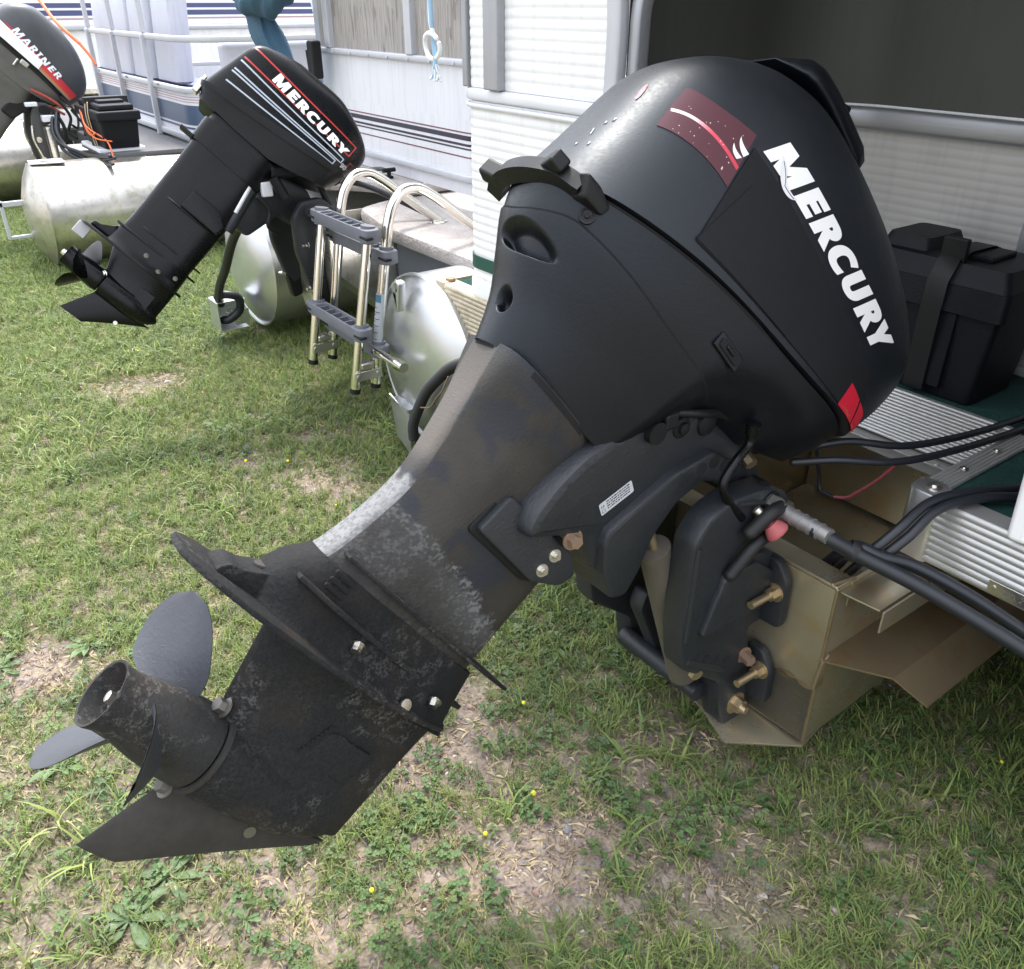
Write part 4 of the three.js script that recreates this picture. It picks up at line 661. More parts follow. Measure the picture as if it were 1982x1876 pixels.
  const rf = P('roof', [prism(roundPoly([[1.12, -1.34], [5.8, -1.34], [5.8, 1.12], [1.12, 1.12]], 0.12), 'y', 1.945, 1.985, 0.008)], M.whiteMetal);
}
const flap = [];

// ---- battery box by the large motor
{
  const b = thing('battery_box', 'black plastic battery box with strapped lid on the green deck behind the large motor', 'battery box', [1.90, 0.63, -0.06]);
  const P = (n, g, m = M.batt, par = b) => part(par, n, g, m);
  const taper = (w0, d0, w1, d1, y0, y1, cx, cz) => loft([[w0, d0, y0], [w1, d1, y1]].map(([w, d, y]) => roundPoly([[-w / 2, -d / 2], [w / 2, -d / 2], [w / 2, d / 2], [-w / 2, d / 2]], 0.02).map(([a, c]) => V(cx + a, y, cz + c))), { crease: 0.5 });
  P('case', [boxUV(taper(0.185, 0.29, 0.205, 0.325, 0.634, 0.84, 1.885, -0.068)), box(0.012, 0.17, 0.04, 1.783, 0.74, -0.01, 0.004), box(0.012, 0.17, 0.04, 1.783, 0.74, -0.13, 0.004)]);
  const lid = P('lid', [boxUV(taper(0.232, 0.352, 0.226, 0.346, 0.828, 0.885, 1.885, -0.068)), boxUV(taper(0.224, 0.344, 0.185, 0.305, 0.8855, 0.925, 1.885, -0.068)), boxUV(taper(0.16, 0.12, 0.14, 0.10, 0.924, 0.950, 1.90, -0.165))]);
  P('vent', [box(0.10, 0.012, 0.05, 1.89, 0.930, 0.00, 0.004), box(0.10, 0.012, 0.03, 1.89, 0.930, -0.07, 0.004)], M.batt, lid);
  const st = [[1.774, 0.64, -0.045], [1.772, 0.72, -0.045], [1.766, 0.83, -0.043], [1.766, 0.885, -0.042], [1.79, 0.930, -0.040], [1.84, 0.940, -0.04], [1.93, 0.938, -0.04], [1.985, 0.92, -0.04], [2.01, 0.88, -0.04]];
  const strap = P('strap', sheet(st.length - 1, 1, (s, t) => { const p = st[Math.round(s * (st.length - 1))]; return V(p[0] - 0.003, p[1] + 0.003, p[2] + (t - 0.5) * 0.046); }, null, 1.2), M.rubber);
  P('buckle', box(0.014, 0.05, 0.055, 1.80, 0.948, -0.04, 0.004), M.black, strap);
}

// ---- cables between the large motor and the boat
const cableThing = (label, paths, r, mat = M.cable, extra) => { const c = thing('control_cable', label, 'cable', paths[0][0]); c.userData.group = undefined; delete c.userData.group; paths.forEach((p, i) => part(c, 'sheath', tube(p, r, 70, 10), mat)); if (extra) extra(c); return c; };
cableThing('thick black steering cable with silver ribbed ferrule at the large motor', [[[1.128, 0.620, 0.180], [1.135, 0.613, 0.200], [1.17, 0.587, 0.240], [1.22, 0.553, 0.330], [1.285, 0.492, 0.500], [1.36, 0.40, 0.75]]], 0.0135, M.cable, (c) => {
  const a = V(1.13, 0.6235, 0.088), d = V(0, -0.03, 1).normalize(), at = (s) => a.clone().addScaledVector(d, s);
  part(c, 'nut', [rod(at(-0.005), at(0.022), 0.021, 0.021, 6), rod(at(0.022), at(0.028), 0.0215, 0.0215, 24)], M.steel);
  part(c, 'ferrule', [rod(at(0.028), at(0.118), 0.0145, 0.014, 24), ...[0.045, 0.062, 0.080, 0.098].map((s) => rod(at(s), at(s + 0.003), 0.0158, 0.0158, 24))], std({ color: rgb(0.34, 0.33, 0.33), metalness: 0.8, roughness: 0.45 }));
  part(c, 'band', rod(V(1.165, 0.592, 0.224), V(1.172, 0.587, 0.236), 0.0185, 0.0185, 20), M.rubber);
});
cableThing('black cable looping out of the motor pod beneath the steering cable', [[[1.30, 0.42, 0.10], [1.25, 0.53, 0.175], [1.185, 0.592, 0.235], [1.20, 0.584, 0.262], [1.24, 0.570, 0.297], [1.29, 0.535, 0.375], [1.345, 0.480, 0.48], [1.43, 0.39, 0.66]]], 0.0115);
cableThing('pair of black cables rising from the pod over the silver corner cap', [
  [[1.31, 0.42, 0.12], [1.24, 0.54, 0.195], [1.20, 0.585, 0.245], [1.24, 0.622, 0.262], [1.31, 0.652, 0.268], [1.39, 0.657, 0.292], [1.50, 0.648, 0.335], [1.75, 0.642, 0.40], [2.05, 0.642, 0.41]],
  [[1.32, 0.41, 0.14], [1.25, 0.53, 0.215], [1.215, 0.580, 0.262], [1.25, 0.612, 0.278], [1.31, 0.645, 0.284], [1.40, 0.652, 0.312], [1.50, 0.645, 0.362], [1.75, 0.642, 0.43], [2.05, 0.642, 0.45]]], 0.0088);
cableThing('two thin black cables from the front of the cowl across the well to the deck', [
  [[1.26, 0.665, 0.02], [1.351, 0.678, 0.072], [1.444, 0.664, 0.129], [1.579, 0.657, 0.166], [1.829, 0.645, 0.190], [2.0, 0.642, 0.20]],
  [[1.24, 0.655, 0.04], [1.294, 0.665, 0.092], [1.392, 0.656, 0.152], [1.538, 0.652, 0.190], [1.775, 0.645, 0.215], [2.0, 0.642, 0.225]]], 0.0072);
cableThing('red and black wire sagging inside the brownish motor well', [[[1.40, 0.62, -0.02], [1.42, 0.545, -0.012], [1.42, 0.516, -0.003], [1.42, 0.512, 0.03]]], 0.0042, M.cable, (c) => { part(c, 'wire', tube([[1.42, 0.512, 0.028], [1.42, 0.524, 0.058], [1.42, 0.548, 0.080], [1.425, 0.590, 0.112], [1.43, 0.63, 0.135]], 0.0034, 30, 8), std({ color: rgb(0.26, 0.05, 0.06), roughness: 0.5 })); });
{ // corrugated hose near the tow bracket
  const h = thing('wiring_loom', 'corrugated black hose hanging beside the weathered leg of the large motor', 'hose', [1.25, 0.4, -1.2]);
  const pts = [[1.33, 0.53, -1.00], [1.27, 0.492, -1.085], [1.255, 0.44, -1.18], [1.25, 0.385, -1.245], [1.25, 0.32, -1.315], [1.25, 0.25, -1.368], [1.25, 0.16, -1.42], [1.26, 0.10, -1.44]], c = new THREE.CatmullRomCurve3(pts.map((p) => V(...p))), L = c.getLength(), n = Math.round(L / 0.0038), prof = [];
  for (let i = 0; i <= n; i++) { const p = c.getPointAt(i / n), t = c.getTangentAt(i / n), s = t.clone().cross(V(0.3, 0, 1)).normalize(), q = t.clone().cross(s), r = i % 2 ? 0.0185 : 0.0162, ringp = []; for (let k = 0; k < 14; k++) { const a = k / 14 * Math.PI * 2; ringp.push(p.clone().addScaledVector(s, r * Math.cos(a)).addScaledVector(q, r * Math.sin(a))); } prof.push(ringp); }
  part(h, 'sleeve', loft(prof, { crease: 0.9 }), M.rubber);
  part(h, 'wire', tube([[1.235, 0.425, -1.16], [1.23, 0.37, -1.19], [1.235, 0.33, -1.235], [1.235, 0.285, -1.275], [1.24, 0.255, -1.345]], 0.0026, 40, 6), M.brass);
}

// ---- second boat: grey carpeted platform, striped white wall
const boat2 = thing('pontoon_boat', 'pontoon boat with grey carpeted stern platform and white wall with dark stripes behind the ladder', 'pontoon boat', [3.5, 0, -2.25]);
{
  const B = boat2, P = (n, g, m, par = B, l) => part(par, n, g, m, l);
  const y = 0.665;
  const slab = (poly, y0, y1) => prism(roundPoly(poly, 0.05, 6), 'y', y0, y1, 0.018);
  P('swim_platform', [slab([[1.525, -0.95], [1.525, -2.06], [1.60, -2.40], [1.76, -2.47], [2.6, -2.47], [2.6, -0.95]], y - 0.055, y)], M.carpetGrey, B, 'swim platform wrapped in worn grey carpet');
  P('platform_step', [slab([[1.80, -2.44], [1.76, -2.62], [1.62, -2.78], [1.66, -3.52], [2.6, -3.52], [2.6, -2.44]], y + 0.004, y + 0.055)], M.carpetGrey);
  P('platform_skirt', [box(0.03, 0.26, 1.10, 1.60, 0.475, -1.52, 0.004), box(0.6, 0.20, 0.03, 1.9, 0.50, -2.06, 0.004), box(0.03, 0.24, 0.02, 1.575, 0.49, -1.62, 0.003)], std({ color: rgb(0.16, 0.18, 0.21), roughness: 0.55, metalness: 0.3 }));
  for (const z of [-1.47, -3.04]) {
    const lg = P('pontoon', barrel(1.335, 6.5, 0.345, z, 0.292, [1.15, 2.6]), M.alu, B, 'clean silver pontoon');
    P('end_cap', logEnd(1.335, 0.345, z, 0.292, 0.055), M.alu, lg);
  }
  // fittings on the starboard log
  P('tow_eye', prism(roundPoly([[-1.54, 0.53], [-1.545, 0.61], [-1.51, 0.63], [-1.49, 0.62], [-1.507, 0.52]], 0.012), 'x', 1.268, 1.296, 0.006, [[-1.520, 0.602, 0.013]]), M.alu);
  P('keel_bracket', [prism([[-1.60, 0.21], [-1.47, 0.17], [-1.47, 0.02], [-1.56, 0.06]], 'x', 1.262, 1.268, 0.001), prism([[1.262, -1.60], [1.30, -1.60], [1.30, -1.47], [1.262, -1.47]], 'y', 0.188, 0.193, 0.001)], M.alu);
  // pump bracket under the port log
  P('pickup_bracket', [box(0.13, 0.004, 0.12, 1.20, 0.200, -3.03, 0.001), box(0.004, 0.13, 0.12, 1.134, 0.134, -3.03, 0.001), box(0.13, 0.13, 0.004, 1.20, 0.134, -3.092, 0.001), box(0.13, 0.004, 0.12, 1.20, 0.068, -3.03, 0.001), box(0.07, 0.07, 0.004, 1.24, 0.12, -2.975, 0.001)], M.alu);
  // motor bracket with its splash pan
  P('motor_bracket', [prism(roundPoly([[-2.44, 0.66], [-2.06, 0.66], [-2.08, 0.42], [-2.18, 0.30], [-2.34, 0.30], [-2.43, 0.42]], 0.02), 'x', 1.305, 1.34, 0.004), prism([[1.34, -2.42], [1.34, -2.08], [1.9, -2.12], [1.9, -2.38]], 'y', 0.60, 0.612, 0.002), prism([[1.32, 0.655], [1.95, 0.655], [1.95, 0.06], [1.84, 0.06], [1.34, 0.50]], 'z', -2.09, -2.082, 0.002), prism([[1.32, 0.655], [1.95, 0.655], [1.95, 0.06], [1.84, 0.06], [1.34, 0.50]], 'z', -2.42, -2.412, 0.002)], M.aluOld, B, 'silver motor bracket with splash pan');
  P('pan', sheet(1, 1, (s, t) => V(lerp(1.34, 1.86, s), lerp(0.50, 0.04, s), lerp(-2.43, -2.07, t))), M.alu);
  // end wall with stripes and curtained windows
  const path = planPath([[6, -1.99], [1.93, -1.99], [1.93, -3.40], [6, -3.40]], 0.10);
  const pathO = path.slice().reverse();
  const w = P('end_wall', wall(path, 0.800, 1.185, 6, flat, 0.02), M.whiteMetal, B, 'white end wall with dark stripes');
  for (const [y0, y1, m] of [[0.952, 0.957, M.stripeRed], [0.926, 0.944, M.stripeDark], [0.905, 0.914, M.stripeDark], [0.892, 0.898, M.stripeDark], [0.862, 0.867, M.stripeRed]]) P('stripe', wall(path, y0, y1, 1, () => 0.0012, 0.0005), m, w);
  P('bottom_rail', [bead(path, 0.785, 0.030, 0.03)], M.paleFrame, w);
  P('kick_panel', wall(path, 0.722, 0.770, 1, () => -0.004, 0.015), M.whiteMetal, w);
  P('mid_rail', [bead(path, 1.197, 0.026, 0.03, 0.004)], M.paleFrame, w);
  P('window_curtain', wall(path, 1.21, 1.95, 1, () => -0.004, 0.012), M.curtain, B, 'taupe curtain in the windows');
  for (const z of [-3.20, -2.46]) P('post', box(0.035, 0.74, 0.05, 1.925, 1.58, z, 0.003), M.paleFrame);
  P('corner_post', [box(0.03, 0.75, 0.05, 1.965, 1.58, -3.385, 0.004)], M.paleFrame);
  P('window_frame', squareTube([[1.93, 1.21, -2.005], [1.93, 1.30, -2.005], [1.93, 1.40, -2.05], [1.93, 1.47, -2.14], [1.93, 1.50, -2.30], [1.93, 1.50, -2.44]], 0.022, 0.03, V(1, 0, 0)), M.paleFrame);
  for (let k = 0; k < 7; k++) P('rivet', lathe([[0, 0.006], [0.003, 0.005], [0.004, 0]], V(1.907, 1.193, -3.15 + k * 0.17), V(-1, 0, 0), 10), M.paleFrame);
  const cl = P('cleat', [box(0.04, 0.012, 0.05, 1.86, y + 0.061, -2.62, 0.004), rod(V(1.86, y + 0.06, -2.60), V(1.86, y + 0.09, -2.60), 0.009), rod(V(1.83, y + 0.092, -2.60), V(1.89, y + 0.092, -2.60), 0.009)], M.black);
}
{ const r = thing('dock_line', 'dark rope coiled on the grey carpet below the black cowl beside the cleat', 'rope', [1.75, 0.73, -2.75]);
  const pts = []; for (let k = 0; k <= 46; k++) { const a = k * 0.42; pts.push([1.76 + 0.055 * Math.cos(a) * (1 + 0.1 * Math.sin(k)), 0.736 + k * 0.0007, -2.86 + 0.075 * Math.sin(a)]); } pts.push([1.80, 0.745, -2.75], [1.85, 0.755, -2.66], [1.86, 0.752, -2.62]);
  part(r, 'strand', tube(pts, 0.009, 260, 8), std({ color: rgb(0.10, 0.10, 0.10), roughness: 0.95 })); }

// ---- boarding ladder
{
  const L = thing('boarding_ladder', 'folded stainless boarding ladder with grey plastic treads beside the silver pontoon', 'ladder', [1.22, 0.2, -1.82]);
  const P = (n, g, m, par = L) => part(par, n, g, m), r = 0.0165, Z = [-1.985, -1.645];
  for (const z of Z) {
    P('hoop', tube([[1.236, 0.238, z], [1.280, 0.50, z], [1.318, 0.71, z], [1.330, 0.775, z], [1.352, 0.83, z], [1.392, 0.868, z], [1.442, 0.872, z], [1.50, 0.842, z], [1.60, 0.765, z], [1.70, 0.690, z], [1.73, 0.668, z]], 0.0175, 90, 16), M.chrome);
    P('pole', rod(V(1.252, 0.735, z), V(1.157, 0.235, z), r), M.chrome);
    P('foot_link', [box(0.10, 0.034, 0.006, 1.203, 0.285, z + 0.022, 0.003), rod(V(1.165, 0.284, z + 0.019), V(1.165, 0.284, z + 0.030), 0.010), rod(V(1.24, 0.284, z + 0.019), V(1.24, 0.284, z + 0.030), 0.010), box(0.05, 0.025, 0.036, 1.205, 0.314, z, 0.008)], M.steel);
    P('cap', [rod(V(1.158, 0.238, z), V(1.155, 0.222, z), 0.018), rod(V(1.237, 0.240, z), V(1.234, 0.226, z), 0.0185)], M.black);
    P('foot_plate', lathe([[0, 0.034], [0.005, 0.032], [0.007, 0.018]], V(1.728, 0.667, z), V(-0.1, 1, 0), 24), M.chrome);
  }
  const tread = (x, y) => {
    const z0 = Z[0] - 0.045, z1 = Z[1] + 0.045, g = [], dx = 0.056;
    const outer = roundPoly([[x - dx / 2, z0], [x + dx / 2, z0], [x + dx / 2, z1], [x - dx / 2, z1]], 0.026, 6), inner = roundPoly([[x - dx / 2 + 0.007, z0 + 0.075], [x + dx / 2 - 0.007, z0 + 0.075], [x + dx / 2 - 0.007, z1 - 0.075], [x - dx / 2 + 0.007, z1 - 0.075]], 0.012, 6);
    const s = new THREE.Shape(outer.map((p) => new THREE.Vector2(p[0], -p[1]))); s.holes.push(new THREE.Path(inner.map((p) => new THREE.Vector2(p[0], -p[1])).reverse()));
    const e = new THREE.ExtrudeGeometry(s, { depth: 0.034, bevelEnabled: true, bevelThickness: 0.004, bevelSize: 0.003, bevelOffset: -0.003, bevelSegments: 2 }); e.rotateX(-Math.PI / 2); e.translate(0, y - 0.017, 0); g.push(boxUV(norm(e, 0.5)));
    for (let k = 0; k < 6; k++) g.push(box(dx - 0.01, 0.022, 0.006, x, y + 0.004, lerp(z0 + 0.09, z1 - 0.09, k / 5), 0.001));
    g.push(box(dx - 0.012, 0.004, z1 - z0 - 0.14, x, y - 0.012, (z0 + z1) / 2, 0.001));
    const t = P('tread', g, M.plasticGrey); for (const z of Z) part(t, 'collar', rod(V(x - 0.004, y - 0.028, z), V(x + 0.004, y + 0.028, z), 0.024), M.plasticGrey);
    for (const z of [z0 + 0.02, z1 - 0.02]) part(t, 'slot', box(0.026, 0.008, 0.05, x - dx / 2 + 0.010, y - 0.004, z, 0.003), M.gap); return t;
  };
  tread(1.2525, 0.748); tread(1.200, 0.43); tread(1.313, 0.672); tread(1.258, 0.36);
  P('handle', [rod(V(1.235, 0.365, -1.615), V(1.235, 0.365, -1.47), 0.0145), rod(V(1.235, 0.365, -1.475), V(1.235, 0.365, -1.43), 0.019, 0.017)], M.chrome);
  const wl = P('warning_label', (() => { const g = cyl(0.0178, 0.0178, 0.22, 20, true); g.applyQuaternion(new THREE.Quaternion().setFromUnitVectors(V(0, 1, 0), V(0.082, 0.49, 0).normalize())); g.translate(1.268, 0.442, Z[1]); return g; })(), print(128, 512, (x, w, h) => { x.fillStyle = '#a9adb4'; x.fillRect(0, 0, w, h); x.fillStyle = '#3d6f86'; x.fillRect(10, 10, w - 20, 60); x.fillStyle = '#4a4c52'; for (let k = 0; k < 22; k++) x.fillRect(14, 90 + k * 18, 60 + (k * 29) % 44, 7); }, { opaque: true, rough: 0.5 }));
}

// ---- motor of the second boat
{
  const MT = tiltM(50, 1.1, 0.85, -2.25).multiply(new THREE.Matrix4().makeRotationY(-0.38)), W = (g) => { const q = g.clone(); q.applyMatrix4(MT); return q; };
  const eng = thing('outboard_motor', 'black outboard motor with white and red striped cowl tilted up on the middle boat', 'outboard motor', [1.15, 0, -2.25]);
  const put = (name, geos, mat, parent = eng, label) => part(parent, name, (Array.isArray(geos) ? geos : [geos]).map(W), mat, label);
  const seam = curve1([[-0.30, 0.128], [-0.15, 0.155], [0.0, 0.185], [0.12, 0.207], [0.25, 0.226]]), topc = curve1([[-0.27, 0.368], [-0.18, 0.392], [-0.06, 0.424], [0.06, 0.428], [0.15, 0.408], [0.25, 0.370]]);
  const up = cowlSkin({ bot: seam, top: topc, s: (h) => Math.pow(Math.max(0, 1 - Math.pow(h, 16)), 0.30), ua: curve1([[0, -0.283], [1, -0.238]]), uf: curve1([[0, 0.242], [0.6, 0.262], [1, 0.25]]), b: (h) => 0.132 - 0.018 * h, n: 4.0, na: 11 });
  const cow = put('upper_cowl', up.skin(0.01, 0.999, 30, 110, 0.002), M.blackGloss);
  put('stripes_and_lettering', up.decal(quad([-0.262, 0.152], [0.216, 0.222], [0.216, 0.352], [-0.240, 0.352]), 44, 12, 0.0036), print(1400, 400, (x, w, h) => {
    x.lineJoin = 'round'; const pl = (c, lw, p) => { x.strokeStyle = c; x.lineWidth = lw; x.beginPath(); p.forEach((q, i) => i ? x.lineTo(q[0] * w, q[1] * h) : x.moveTo(q[0] * w, q[1] * h)); x.stroke(); };
    pl('#b8322e', 12, [[0.02, 0.09], [0.985, 0.19], [0.985, 0.50], [0.02, 0.34]]);
    pl('#aab3bd', 12, [[0.02, 0.42], [0.97, 0.66], [0.97, 0.78], [0.93, 0.78], [0.03, 0.60]]); pl('#aab3bd', 12, [[0.03, 0.66], [0.93, 0.83], [0.93, 0.95], [0.88, 0.95], [0.05, 0.86]]);
    x.save(); x.transform(1, 0.10, -0.10, 1, 0, 0); x.font = 'bold 128px sans-serif'; x.fillStyle = '#f4f5f6'; x.strokeStyle = '#f4f5f6'; x.lineWidth = 9; const word = 'MERCURY'; let tot = 0; for (const c of word) tot += x.measureText(c).width + 6; const k = w * 0.72 / tot; let at = w * 0.25; for (const c of word) { x.save(); x.translate(at, h * 0.245); x.scale(k, 0.86); x.fillText(c, 0, 0); x.strokeText(c, 0, 0); x.restore(); at += (x.measureText(c).width + 6) * k; } x.restore();
  }), cow, 'red outline, white lettering and silver stripes');
  put('number_badge', up.decal(quad([0.205, 0.232], [0.252, 0.238], [0.252, 0.282], [0.205, 0.274]), 8, 6, 0.004), print(256, 220, (x, w, h) => { x.strokeStyle = '#b8322e'; x.lineWidth = 10; x.strokeRect(120, 20, 120, 130); x.strokeStyle = '#c7cbd0'; x.lineWidth = 8; x.font = 'bold 110px sans-serif'; x.strokeText('90', 6, 190); }), cow);
  const bot = curve1([[-0.27, 0.083], [-0.02, 0.078], [0.08, 0.10], [0.22, 0.152]]);
  const low = cowlSkin({ bot, top: (u) => seam(u) - 0.002, s: () => 1, ua: curve1([[0, -0.262], [1, -0.287]]), uf: curve1([[0, 0.225], [1, 0.245]]), b: curve1([[0, 0.120], [1, 0.135]]), n: 3.6, na: 9 });
  put('lower_cowl', low.skin(0, 1, 8, 110), M.black);
  put('seam_band', low.skin(0.80, 1.10, 2, 110, 0.005, false), M.black);
  put('latch', [box(0.02, 0.05, 0.05, -0.288, 0.115, 0.07, 0.004), box(0.012, 0.022, 0.03, -0.293, 0.15, 0.05, 0.004)], M.steel);
  const ua = curve1([[-0.40, -0.198], [-0.35, -0.196], [0.08, -0.212]]), uf = curve1([[-0.40, 0.060], [0.08, 0.062]]), b = curve1([[-0.40, 0.052], [-0.1, 0.060], [0.08, 0.085]]);
  const vs = (a, c, n) => Array.from({ length: n + 1 }, (_, i) => lerp(a, c, i / n));
  put('midsection', column(vs(-0.40, 0.085, 14), ua, uf, b, 4.2, { crease: 0.7 }, 72), M.blackGloss);
  put('collar', column(vs(-0.024, 0.06, 4), (v) => ua(v) - 0.010, (v) => uf(v), (v) => b(v) + 0.008, 4.2, { crease: 0.7 }, 72), M.blackGloss);
  put('collar_tab', box(0.05, 0.012, 0.05, -0.232, -0.022, 0.035, 0.003), M.black);
  put('gear_housing', column(vs(-0.472, -0.398, 5), curve1([[-0.472, -0.215], [-0.398, -0.205]]), curve1([[-0.472, 0.066], [-0.398, 0.062]]), curve1([[-0.472, 0.066], [-0.45, 0.056], [-0.398, 0.054]]), 3.2, { crease: 0.8 }), M.blackGloss);
  const fin = (u0, tip, v, bw, th) => { const half = []; for (let i = 0; i <= 16; i++) { const t = i / 16; half.push([lerp(u0, tip, t), bw * Math.pow(1 - Math.pow(t, 4), 0.8) * Math.min(1, 0.7 + 2 * t)]); } const g = prism([...half, ...half.slice(0, -1).reverse().map(([u, w]) => [u, -w])], 'y', v - th / 2, v + th / 2, th * 0.3); return g; };
  put('spray_fin', fin(-0.165, 0.085, -0.366, 0.060, 0.006), M.black); put('spray_fin', fin(-0.215, 0.09, -0.404, 0.060, 0.008), M.black); put('spray_fin', fin(-0.150, 0.080, -0.236, 0.074, 0.006), M.black);
  const cav = roundPoly([[-0.300, 0.02], [-0.285, 0.048], [-0.22, 0.072], [-0.05, 0.074], [0.05, 0.045], [0.085, 0.008], [0.085, -0.008], [0.05, -0.045], [-0.05, -0.074], [-0.22, -0.072], [-0.285, -0.048], [-0.300, -0.02]], 0.01, 3);
  put('cavitation_plate', prism(cav, 'y', -0.480, -0.470, 0.003), M.black); put('tab_boss', prism(roundPoly([[-0.275, -0.470], [-0.27, -0.448], [-0.235, -0.445], [-0.205, -0.412], [-0.18, -0.470]], 0.01), 'z', -0.032, 0.032, 0.008), M.blackGloss);
  put('trim_tab', box(0.045, 0.045, 0.012, -0.283, -0.502, 0.0, 0.003), std({ color: rgb(0.42, 0.42, 0.43), roughness: 0.8, metalness: 0.2 }));
  const lu = put('lower_unit', [column(vs(-0.61, -0.47, 10), curve1([[-0.61, -0.135], [-0.55, -0.152], [-0.47, -0.185]]), curve1([[-0.61, 0.068], [-0.47, 0.066]]), curve1([[-0.61, 0.038], [-0.54, 0.030], [-0.47, 0.042]]), 2.2, { crease: 0.9 }, 60), lathe([[-0.13, 0], [-0.13, 0.044], [-0.02, 0.046], [0.03, 0.038], [0.062, 0.022], [0.078, 0.006], [0.080, 0]], V(0, -0.602, 0), V(1, 0, 0), 40)], M.blackGloss);
  const sk = []; for (let k = 0; k <= 8; k++) { const t = k / 8, v = lerp(-0.63, -0.752, t), back = lerp(-0.125, -0.185, t), front = lerp(0.072, -0.105, Math.pow(t, 0.9)); sk.push(ring(v, back, front, lerp(0.014, 0.004, t), 1.7, 30)); }
  put('skeg', loft(sk, { crease: 1 }), M.blackGloss);
  put('intake_grille', [box(0.052, 0.06, 0.01, 0.0, -0.56, 0.030, 0.002)], M.black, lu);
  for (const [u, v, w] of [[-0.08, -0.436, 0.056], [0.035, -0.436, 0.054], [-0.02, -0.455, 0.057]]) put('bolt', hexBolt(V(u, v, w), V(0, -0.3, 1), 0.0055, 0.006), M.dullSteel);
  put('bolt', lathe([[0, 0.008], [0.003, 0.007], [0.003, 0]], V(-0.02, -0.685, 0.012), V(0, 0, 1), 14), M.steel); put('bolt', hexBolt(V(-0.145, -0.575, 0.024), V(-0.3, 0, 1), 0.008, 0.006), M.steel);
  const pr = put('propeller', lathe([[-0.135, 0.040], [-0.15, 0.043], [-0.22, 0.038], [-0.255, 0.035], [-0.27, 0.038], [-0.27, 0.033], [-0.235, 0.030], [-0.235, 0]].reverse(), V(0, -0.600, 0), V(1, 0, 0), 40), M.blackGloss);
  for (const d of [-38, 82, 202]) put('blade', blade(d * Math.PI / 180, 0.034, 0.118, -0.600, -0.195, 0.30, 0.095, 1), M.blackGloss, pr);
  put('prop_nut', lathe([[-0.235, 0.018], [-0.25, 0.018], [-0.252, 0.012], [-0.285, 0.010], [-0.287, 0]].reverse(), V(0, -0.600, 0), V(1, 0, 0), 8), M.steel, pr);
  put('mount_cover', prism(roundPoly([[-0.100, -0.232], [-0.100, -0.162], [0.005, -0.158], [0.052, -0.20], [0.045, -0.232]], 0.008), 'z', 0.045, 0.082, 0.005), M.blackGloss); put('mount_cover', prism(roundPoly([[-0.100, -0.232], [-0.100, -0.162], [0.005, -0.158], [0.052, -0.20], [0.045, -0.232]], 0.008), 'z', -0.082, -0.045, 0.005), M.blackGloss);
  // fixed brackets in boat axes
  const P = (n, g, m, par = eng) => part(par, n, g, m);
  const sb = P('swivel_bracket', [prism(roundPoly([[1.00, 0.72], [1.10, 0.84], [1.18, 0.87], [1.30, 0.80], [1.33, 0.72], [1.25, 0.66], [1.18, 0.72], [1.05, 0.66]], 0.02), 'z', -2.31, -2.19, 0.012), rod(V(0.985, 0.69, -2.20), V(1.15, 0.885, -2.20), 0.020), rod(V(1.27, 0.735, -2.40), V(1.27, 0.735, -2.09), 0.024)], M.cast);
  P('swivel_edge', [rod(V(1.02, 0.752, -2.185), V(1.14, 0.90, -2.185), 0.007), box(0.04, 0.05, 0.02, 1.14, 0.82, -2.175, 0.004)], M.whiteMetal, sb);
  for (const s of [1, -1]) { const z0 = -2.25 + s * 0.10, z1 = -2.25 + s * 0.135; const cb = P('clamp_bracket', prism(roundPoly([[1.20, 0.72], [1.24, 0.775], [1.32, 0.78], [1.38, 0.72], [1.365, 0.665], [1.30, 0.655], [1.302, 0.44], [1.27, 0.42], [1.235, 0.47], [1.20, 0.60]], 0.018), 'z', z0, z1, 0.008), M.cast); P('lower_arm', prism(roundPoly([[1.235, 0.50], [1.30, 0.49], [1.302, 0.37], [1.262, 0.36]], 0.012), 'z', z0 + s * 0.003, z1 + s * 0.012, 0.006), M.black, cb); for (const y of [0.62, 0.46]) P('mounting_bolt', hexBolt(V(1.245, y, z1 - s * 0.01), V(-1, 0, s * 0.3), 0.010, 0.010, 0.012), M.steel, cb); }
  P('steering_link', [rod(V(1.27, 0.735, -2.09), V(1.28, 0.73, -2.02), 0.017), rod(V(1.28, 0.73, -2.02), V(1.285, 0.728, -1.99), 0.010)], M.steel);
  P('engine_bits', [box(0.16, 0.05, 0.15, 1.24, 0.875, -2.24, 0.015), rod(V(1.16, 0.86, -2.15), V(1.19, 0.79, -2.14), 0.018), rod(V(1.33, 0.83, -2.16), V(1.36, 0.74, -2.15), 0.012), tube([[1.10, 0.80, -2.16], [1.13, 0.75, -2.15], [1.12, 0.70, -2.15], [1.16, 0.665, -2.16]], 0.009, 24, 8)], M.black);
  P('cable', tube([[1.40, 0.82, -2.22], [1.50, 0.80, -2.16], [1.62, 0.74, -2.10], [1.72, 0.68, -2.02]], 0.011, 30, 10), M.cable);
}
cableThing('black hose hanging from the middle motor to the silver pickup bracket', [[[1.13, 0.70, -2.36], [1.12, 0.63, -2.48], [1.12, 0.54, -2.60], [1.12, 0.42, -2.72], [1.13, 0.30, -2.88], [1.15, 0.215, -2.985], [1.16, 0.19, -3.0]], [[1.14, 0.235, -2.97], [1.17, 0.245, -2.94], [1.22, 0.225, -2.93], [1.225, 0.16, -2.95], [1.18, 0.115, -2.98], [1.16, 0.11, -3.0]]], 0.019);

